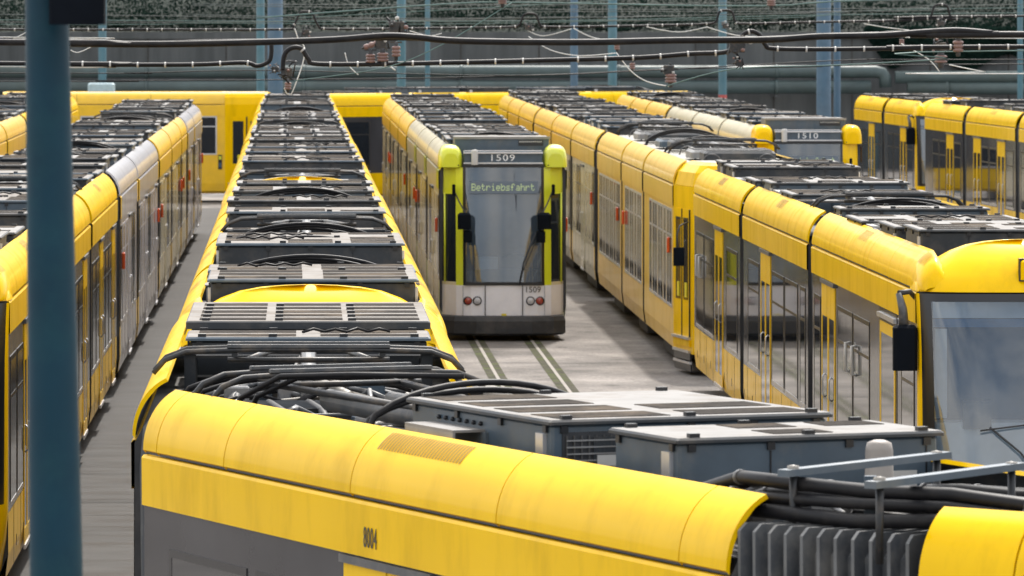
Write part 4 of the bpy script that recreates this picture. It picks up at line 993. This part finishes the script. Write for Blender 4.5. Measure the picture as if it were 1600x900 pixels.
# left row
def zx(D): return -3.80 + (D - 84) * .25 / 68
def zs(cuts, D0, D1, gap=.5): return [(zx(a), a, zx(b), b) for (_, a, _, b) in straight(0, D0, 0, D1, cuts, gap)]
G_Z = 'trams parked in the row left of the centre row'
make_tram('yellow tram half hidden by the teal pole at the left edge', G_Z, zs((65, 75.5), 55.0, 85.6, .6), 'modern', 'modern', None, 'cab', 61, mirror=False, layout=['win', 'win', 'door', 'narrow'])
make_tram('silver sided tram with orange marker lights, right of the teal pole', G_Z, zs((96,), 87.0, 108.6), 'silver', None, None, 'cda', 62, markers=True, layout=NFL, edge='yellow')
make_tram('tram with yellow end stripes beyond the silver sided tram', G_Z, zs((119, 128), 109.6, 133.5), 'amber', None, None, 'dab', 63, markers=True, layout=NFL, edge='yellow')
make_tram('last tram of the left row, before the old tram standing crosswise', G_Z, zs((142,), 134.5, 152), 'silver', None, None, 'bca', 64, markers=True, layout=NFL, edge='yellow')
G_Y = 'trams parked in the outermost row at left'
make_tram('tram with amber roof edge at the left border, nearer one of the outermost row', G_Y, straight(-7.5, 104, -7.5, 136, (115, 126), .5), 'amber', None, None, 'adb', 65, layout=NFL, edge='yellow')
make_tram('farther tram of the outermost left row, mostly behind the teal pole', G_Y, straight(-7.5, 137, -7.5, 168, (147, 157), .5), 'modern', None, None, 'cba', 66, layout=NFL)

# crosswise old tram at the back left : the section frame's y axis runs to the left
def crosswise():
    D = 178.5
    root = empty('tram', ((352 - 454) * D / 8800, D, 0), 'old yellow tram standing crosswise behind the left rows', 'tram', 'trams standing crosswise at the back')
    L = 7.0; ang = R(92)
    for n in range(2):
        M = Matrix.Rotation(R(90), 4, 'Z') @ Matrix.Translation((0, n * (L + .4), 0))
        sec = shell(L, 'old').build('car_section', root, M)
        fairing(sec, L, 'amber_yellow', [])
        q = MB(); q.quad([(-.8, 0, 3.45), (.8, 0, 3.45), (.8, L, 3.45), (-.8, L, 3.45)], 'roof_cream'); q.build('roof_skin', sec)
        for yc in (.9, 2.4, 3.9, 5.4):
            for sd_ in (1, -1): put_side('window', window_mesh(1.3, 1.5, 2.72, 'old'), sec, sd_, yc)
        if n == 0:
            cab_old(sec)
            for sd_ in (1, -1):
                b = MB(); b.box(0, .02, -.06, .06, 1.05, 1.5, 'dark_frame'); b.box(.02, .03, -.04, .04, 1.35, 1.46, 'lime'); b.box(.02, .03, -.04, .04, 1.1, 1.25, 'blue_far'); put_side('plate', b.mesh('plate'), sec, sd_, .15)
    bellows(root, (Vector((-L, 0, 0)), R(90)), (Vector((-L - .4, 0, 0)), R(90)), 5)
    b = MB(); b.cbox(-4.35, -3.5, -.3, .3, 3.46, 3.75, 'pale_box', .05); b.build('roof_hatch', root)
crosswise()
def curved_back():
    P = [(.6, 174.6), (2.9, 176.2), (3.2, 176.4), (6.9, 178.6), (7.25, 178.8), (12.4, 181.0)]
    root = empty('tram', (P[0][0], P[0][1], 0), 'yellow tram crossing behind the rows, its long yellow roof edge showing before the pipes', 'tram', 'trams standing crosswise at the back')
    ps = []
    for n in range(3):
        (xa, da), (xb, db) = P[2 * n], P[2 * n + 1]; L = math.hypot(xb - xa, db - da); ang = math.atan2(-(xb - xa), db - da)
        sec = shell(L, 'modern').build('car_section', root, Matrix.Translation((xa - P[0][0], da - P[0][1], 0)) @ Matrix.Rotation(ang, 4, 'Z'))
        fairing(sec, L, 'yellow', [])
        for yc in [.9 + 1.35 * k for k in range(int((L - 1) / 1.35))]:
            for sd_ in (1, -1): put_side('window', window_mesh(1.15, 1.03, 2.63, 'modern'), sec, sd_, yc)
        if n: bellows(root, ps[-1], (Vector((xa - P[0][0], da - P[0][1], 0)), ang), 4)
        ps.append((Vector((xb - P[0][0], db - P[0][1], 0)), ang))
        roof_kit(sec, L, 'c', random.Random(70 + n), .3)
curved_back()

# ------------------------------------------------------------------ poles
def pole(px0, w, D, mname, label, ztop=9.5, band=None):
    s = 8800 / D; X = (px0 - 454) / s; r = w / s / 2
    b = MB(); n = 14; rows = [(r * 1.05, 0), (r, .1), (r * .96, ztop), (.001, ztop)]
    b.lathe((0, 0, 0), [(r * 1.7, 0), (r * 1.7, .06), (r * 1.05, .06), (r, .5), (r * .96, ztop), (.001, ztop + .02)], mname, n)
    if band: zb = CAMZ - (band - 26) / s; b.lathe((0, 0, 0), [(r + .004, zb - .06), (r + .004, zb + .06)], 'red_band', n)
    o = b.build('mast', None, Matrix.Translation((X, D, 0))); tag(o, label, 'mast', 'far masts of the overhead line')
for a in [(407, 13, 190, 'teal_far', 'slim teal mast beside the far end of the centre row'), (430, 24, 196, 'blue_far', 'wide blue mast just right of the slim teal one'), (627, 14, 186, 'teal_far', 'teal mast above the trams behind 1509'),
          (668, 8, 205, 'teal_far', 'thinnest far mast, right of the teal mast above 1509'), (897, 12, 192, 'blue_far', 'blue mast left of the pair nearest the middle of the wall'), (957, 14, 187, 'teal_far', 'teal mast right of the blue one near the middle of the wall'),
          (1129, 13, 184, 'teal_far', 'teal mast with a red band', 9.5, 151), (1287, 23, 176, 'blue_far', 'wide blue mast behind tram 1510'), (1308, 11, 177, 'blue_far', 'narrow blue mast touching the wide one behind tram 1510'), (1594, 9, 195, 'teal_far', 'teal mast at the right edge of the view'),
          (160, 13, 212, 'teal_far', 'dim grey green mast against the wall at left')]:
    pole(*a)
# foreground pole, slightly leaning, with a black box on it
D = 20.7; s = 8800 / D
b = MB(); top = Vector(((70 - 454) / s, D, CAMZ + 1.6)); bot_v = Vector(((88 - 454) / s, D, CAMZ - 874 / s)); ref = Vector(((73 - 454) / s, D, CAMZ + 26 / s))
dirv = (ref - bot_v) / (ref.z - bot_v.z); base = bot_v - dirv * bot_v.z
def pr(z): return .098 - (z - bot_v.z) * .0085
zz = [0, 1, 2, 3, bot_v.z, 5, 6, 7.5]
b.tube([base + dirv * z for z in zz], [pr(z) for z in zz], 'teal_pole', 28)
b.lathe((base.x, base.y, 0), [(.26, 0), (.26, .03), (.16, .035), (.15, .2), (.135, .21)], 'teal_pole', 20)
root = empty('pole', (base.x, base.y, 0), 'large dark teal pole close to the camera at left, with a black box on it', 'pole')
me = b.mesh('shaft'); me.transform(Matrix.Translation((-base.x, -base.y, 0))); link('shaft', me, root)
b = MB(); bx0, bx1 = (82 - 454) / s - base.x, (168 - 454) / s - base.x
b.cbox(bx0, bx1, -.32, -.13, CAMZ - 12.5 / s, CAMZ + .4, 'black_box', .008); b.box(bx0 + .03, bx1 - .1, -.13, -.05, CAMZ + .1, CAMZ + .2, 'black_box'); b.build('signal_box', root)

# ------------------------------------------------------------------ overhead lines
def cable(pts, D, wpx, label, mname='cable_black', clips=None, group=None, name='overhead_cable', n=8, smooth=True, dD=0, ext=True):
    """pts: (px, py) along the cable, at depth D"""
    s = 8800 / D
    if ext and pts[0][0] <= 0: pts = [(-2400, pts[0][1] - 8)] + pts
    if ext and pts[-1][0] >= 1600: pts = pts + [(3900, pts[-1][1] - 8)]
    P = []
    def cr(p0, p1, p2, p3, t): return tuple(.5 * ((2 * p1[i]) + (-p0[i] + p2[i]) * t + (2 * p0[i] - 5 * p1[i] + 4 * p2[i] - p3[i]) * t * t + (-p0[i] + 3 * p1[i] - 3 * p2[i] + p3[i]) * t ** 3) for i in (0, 1))
    for i in range(len(pts) - 1):
        p0, p1, p2, p3 = pts[max(i - 1, 0)], pts[i], pts[i + 1], pts[min(i + 2, len(pts) - 1)]
        k = 1 if math.hypot(p2[0] - p1[0], p2[1] - p1[1]) < 8 or abs(p2[0] - p1[0]) > 900 else 5
        for q in range(k): P.append(cr(p0, p1, p2, p3, q / k))
    P.append(pts[-1])
    V = [at(x, y, D) for x, y in P]
    if dD: V = [v + Vector((0, dD * (p[0] / 1600), 0)) for v, p in zip(V, P)]
    b = MB(); b.tube(V, wpx / s / 2, mname, n)
    if clips:
        acc = 0; nxt = clips * .4
        for i in range(len(V) - 1):
            d = (P[i + 1][0] - P[i][0])
            if -50 < P[i][0] < 1650 and abs(d) > 0:
                x = (int(P[i][0] // clips) + 1) * clips
                while x < P[i + 1][0]:
                    t = (x - P[i][0]) / d; v = V[i].lerp(V[i + 1], t); tv = (V[i + 1] - V[i]).normalized() * .012
                    b.tube([v - tv, v + tv], wpx / s / 2 * 1.25, 'clip_white', n); x += clips
    o = b.build(name); o['label'] = label; o['category'] = 'cable'
    if group: o['group'] = group
    return o
GC = 'black overhead feeder cables'
random.seed(12)
def loop(x, y, h=24, w=22): return [(x - w - 10, y), (x - w + 2, y - 4), (x - 10, y - h), (x, y - h - 3), (x + 10, y - h), (x + w - 2, y - 4), (x + w + 10, y)]
cable([(0, 66), (100, 68), (250, 69), (400, 66), (520, 62), (600, 56), (650, 58), (720, 64), (900, 66), (1060, 63), (1200, 62), (1280, 57), (1380, 55), (1450, 50), (1500, 48), (1560, 53), (1600, 54)], 72, 10.5, 'thickest black feeder cable, crossing the whole view above the wall pipes', group=GC)
cable([(0, 68), (300, 64), (620, 61), (800, 64), (1100, 62), (1400, 51), (1600, 51)], 72.4, 5, 'thin black cable running along the top of the thickest feeder cable', group=GC)
cable([(0, 99), (110, 101), (300, 101), (380, 98), (402, 103), (420, 96), (424, 82), (424, 70)], 76, 7, 'black cable with white clips at left, turning up to the thick feeder', clips=43, group=GC)
cable([(442, 110), (443, 92), (448, 80), (460, 74), (472, 77), (482, 92), (496, 100), (600, 100), (700, 98), (860, 94), (1000, 90), (1080, 84), (1130, 82), (1146, 74), (1150, 62)], 76, 7.5, 'black cable with white clips over the tram 1509, arching at its left end', clips=43, group=GC)
cable([(1158, 60), (1164, 52), (1176, 49), (1188, 56), (1196, 70), (1210, 76), (1300, 77), (1450, 75), (1600, 73)], 76, 7, 'black cable with white clips at right, arching over at its left end', clips=45, group=GC)
cable([(0, 46), (200, 46), (440, 46)] + loop(478, 45)[1:] + [(600, 45), (760, 43)] + loop(828, 42, 18, 18) + [(950, 41), (1060, 39)] + loop(1134, 37, 18, 17) + [(1250, 35), (1400, 32)] + loop(1470, 30, 20, 18) + [(1600, 25)], 120, 3.4, 'thin black cable with four small arches across the view, above the thick feeder', clips=23, group=GC)
cable([(0, 114), (200, 114), (420, 110), (800, 118), (1050, 108), (1350, 93), (1600, 93)], 100, 1.6, 'fine dark wire below the clipped cables', group=GC)
cable([(0, 127), (150, 126), (400, 125), (700, 121), (900, 115), (1040, 108), (1250, 105), (1600, 100)], 102, 1.7, 'lowest fine dark wire across the view', group=GC)
GW = 'grey contact wires and span wires'
wires = [([(460, 126), (600, 106), (690, 70), (800, 4)], 74, 1.8, 'wire', 'slanting brown grey wire rising to the upper insulator'),
         ([(0, 31), (400, 33), (900, 32), (1600, 20)], 140, 1.3, 'wire', 'thin pale wire high above the left rows'),
         ([(400, 28), (700, 6), (830, 4), (1190, 9), (1600, -3)], 95, 2.6, 'wire', 'thick pale grey wire near the top, starting over the middle'),
         ([(460, 28), (760, 12), (1030, -4)], 130, 1.2, 'wire', 'thin wire climbing to the right over tram 1509'),
         ([(1040, 135), (1145, 108), (1300, 102), (1480, 92), (1600, 79)], 78, 2.2, 'wire', 'pale grey wire rising from the insulator above tram 1510'),
         ([(0, 38), (300, 36), (620, 38), (900, 34), (1250, 27), (1600, 12)], 160, 1.1, 'wire', 'faint wire high up across the far masts'),
         ([(0, 104), (30, 105), (90, 97)], 76, 1.4, 'wire_white', 'short white wire at the left edge below the thick feeder'),
         ([(0, 58), (20, 60), (42, 50)], 80, 1.4, 'wire_white', 'short white wire behind the teal pole'),
         ([(110, 78), (122, 82), (143, 73)], 80, 1.4, 'wire_white', 'short curved white wire right of the teal pole'),
         ([(825, 48), (850, 56), (893, 45)], 118, 1.1, 'wire_white', 'small slack white wire under the arch over tram 1509'),
         ([(826, 57), (860, 78), (905, 87), (962, 83)], 90, 1.5, 'wire_white', 'slack white wire hanging below the thick feeder'),
         ([(896, 44), (925, 58), (965, 66)], 110, 1.4, 'wire_white', 'white wire falling behind the thick feeder'),
         ([(963, 82), (985, 110), (1010, 127), (1045, 135)], 84, 1.8, 'wire_white', 'white jumper wire curving down to the insulator near the middle'),
         ([(1010, 42), (1060, 50), (1105, 42)], 112, 1.1, 'wire_white', 'slack white wire left of the teal mast with a red band'),
         ([(1104, 42), (1150, 55), (1200, 58)], 112, 1.4, 'wire_white', 'white wire crossing the teal mast with a red band'),
         ([(1350, 37), (1420, 47), (1600, 60)], 108, 1.4, 'wire_white', 'white wire falling towards the right edge'),
         ([(1408, 68), (1450, 92), (1468, 112)], 80, 1.6, 'wire_white', 'short white wire left of the right hand insulator'),
         ([(1483, 101), (1540, 112), (1600, 115)], 80, 1.8, 'wire_white', 'white wire leaving right from the right hand insulator'),
         ([(461, 45), (466, 60), (476, 75), (474, 95), (466, 120), (455, 147), (449, 147), (444, 137)], 80, 2.0, 'wire_white', 'white jumper hanging in a loop over the centre row'),
         ([(539, 82), (545, 102), (560, 117)], 78, 1.8, 'wire_white', 'short white wire left of the brown insulator cluster'),
         ([(600, 96), (618, 110)], 78, 2.2, 'wire_white', 'short white wire below the brown insulator cluster'),
         ([(640, 48), (670, 56), (690, 52)], 100, 1.3, 'wire_white', 'tiny slack wire right of the brown insulator cluster')]
for i, (p, D_, w_, m_, l_) in enumerate(wires): cable(p, D_, w_, l_, m_, None, GW, 'overhead_wire', 6)
for i in range(7):
    y0 = random.uniform(6, 42); sl = random.uniform(-18, 14); x0 = random.choice([0, 0, 300, 500, 800]); x1 = x0 + random.uniform(500, 1500)
    cable([(x0 if x0 else 0, y0), ((x0 + x1) / 2, y0 + sl / 2 + 4), (min(x1, 1600), y0 + sl)], 150 + i * 2.2, 1.1, 'one of many faint thin wires strung between the far masts', 'far_wire', None, 'faint far wires', 'overhead_wire', 5)

def insulator(px, py, D, hpx, wpx, label, tilt=0):
    s = 8800 / D; h = hpx / s; r = wpx / s / 2; b = MB()
    pr_ = [(.001, -h / 2)]
    for k in range(3):
        z = -h / 2 + k * h / 3; pr_ += [(r * .75, z), (r, z + h * .08), (r, z + h * .2), (r * .75, z + h * .3)]
    pr_ += [(.001, h / 2)]
    b.lathe((0, 0, 0), pr_, 'insulator', 14)
    b.lathe((0, 0, 0), [(.001, -h / 2 - r * .9), (r * .4, -h / 2 - r * .8), (r * .45, -h / 2), (r * .45, -h / 2 + .001)], 'rubber', 10)
    b.lathe((0, 0, 0), [(r * .5, h / 2), (r * .45, h / 2 + r * .8), (.001, h / 2 + r)], 'rubber', 10)
    b.box(-r * 1.3, r * 1.3, -r * .2, r * .2, h / 2 + r * .6, h / 2 + r * .95, 'panto_metal')
    o = b.build('insulator', None, Matrix.Translation(at(px, py, D)) @ Matrix.Rotation(tilt, 4, 'Y')); tag(o, label, 'insulator', 'insulators of the overhead line')
insulator(579, 91, 76, 14, 15, 'squat brown insulator, left of the cluster of three'); insulator(598, 89, 76, 14, 18, 'widest brown insulator, middle of the cluster of three'); insulator(619, 80, 76, 17, 14, 'pinkish insulator, right of the cluster of three')
insulator(1497, 72, 76, 18, 17, 'pinkish insulator hanging under the thick feeder at right'); insulator(1048, 122, 90, 14, 18, 'pale brown insulator near the middle, above the far roofs')
insulator(450, 134, 80, 12, 11, 'pale insulator hanging over the far end of the centre row'); insulator(964, 73, 95, 9, 9, 'small grey insulator right below the thick feeder'); insulator(988, 103, 92, 10, 9, 'small pale insulator beside the white jumper wire')
insulator(581, 70, 76, 26, 9, 'slender brown insulator lying on its side above the cluster', R(70)); insulator(1409, 65, 82, 8, 8, 'small dark insulator left of the pinkish right hand one'); insulator(785, 2, 74, 8, 14, 'dark insulator at the top edge on the slanting wire'); insulator(1205, 4, 90, 10, 14, 'dark insulator at the top edge, right of the red band mast')
insulator(1470, 92, 88, 12, 20, 'broad brown insulator on the pale wire at right')
def clamp(px, py, D, wpx, label, seed):
    rr = random.Random(seed); s = 8800 / D; c = at(px, py, D); b = MB(); u = wpx / s
    b.cbox(-u * .35, u * .35, -.05, .05, -u * .3, u * .25, 'panto_metal', .01)
    for k in range(7):
        a = Vector((rr.uniform(-.5, .5) * u, rr.uniform(-.06, .06), rr.uniform(-.5, .5) * u)); e = Vector((rr.uniform(-.6, .6) * u, rr.uniform(-.06, .06), rr.uniform(-.7, .7) * u))
        b.tube([a, (a + e) / 2 + Vector((0, 0, .1 * u)), e], u * .05, rr.choice(['cable_black', 'panto_metal', 'tube_grey']), 6)
    for k in range(4):
        a = Vector((rr.uniform(-.6, .6) * u, -.06, rr.uniform(-.5, .5) * u)); b.lathe(a, [(.001, -u * .09), (u * .09, -u * .06), (u * .1, u * .05), (.001, u * .08)], rr.choice(['clip_white', 'panto_metal', 'insulator']), 8)
    o = b.build('cable_clamp', None, Matrix.Translation(c)); tag(o, label, 'clamp', 'cable clamps of the overhead line')
clamp(620, 42, 74, 34, 'big knot of black fittings above the brown insulator cluster', 1); clamp(595, 68, 75, 24, 'black fittings holding the brown insulator cluster', 2); clamp(1152, 72, 76, 34, 'black fittings where the right clipped cable arches', 3)
clamp(1155, 98, 76, 18, 'small black fitting below the right arch', 4); clamp(448, 112, 78, 26, 'black fittings over the far end of the centre row', 5); clamp(430, 108, 79, 16, 'small fitting left of the white loop jumper', 6)
clamp(1045, 108, 90, 24, 'fitting on top of the pale brown middle insulator', 7); clamp(478, 50, 118, 16, 'fitting under the first small arch', 8); clamp(826, 42, 118, 14, 'fitting under the second small arch', 9); clamp(1134, 40, 118, 14, 'fitting under the third small arch', 10); clamp(1470, 36, 118, 14, 'fitting under the fourth small arch', 11)
clamp(1470, 72, 88, 24, 'fitting above the broad brown insulator at right', 12); clamp(1498, 55, 76, 14, 'dark fitting on the thick feeder at right', 13)
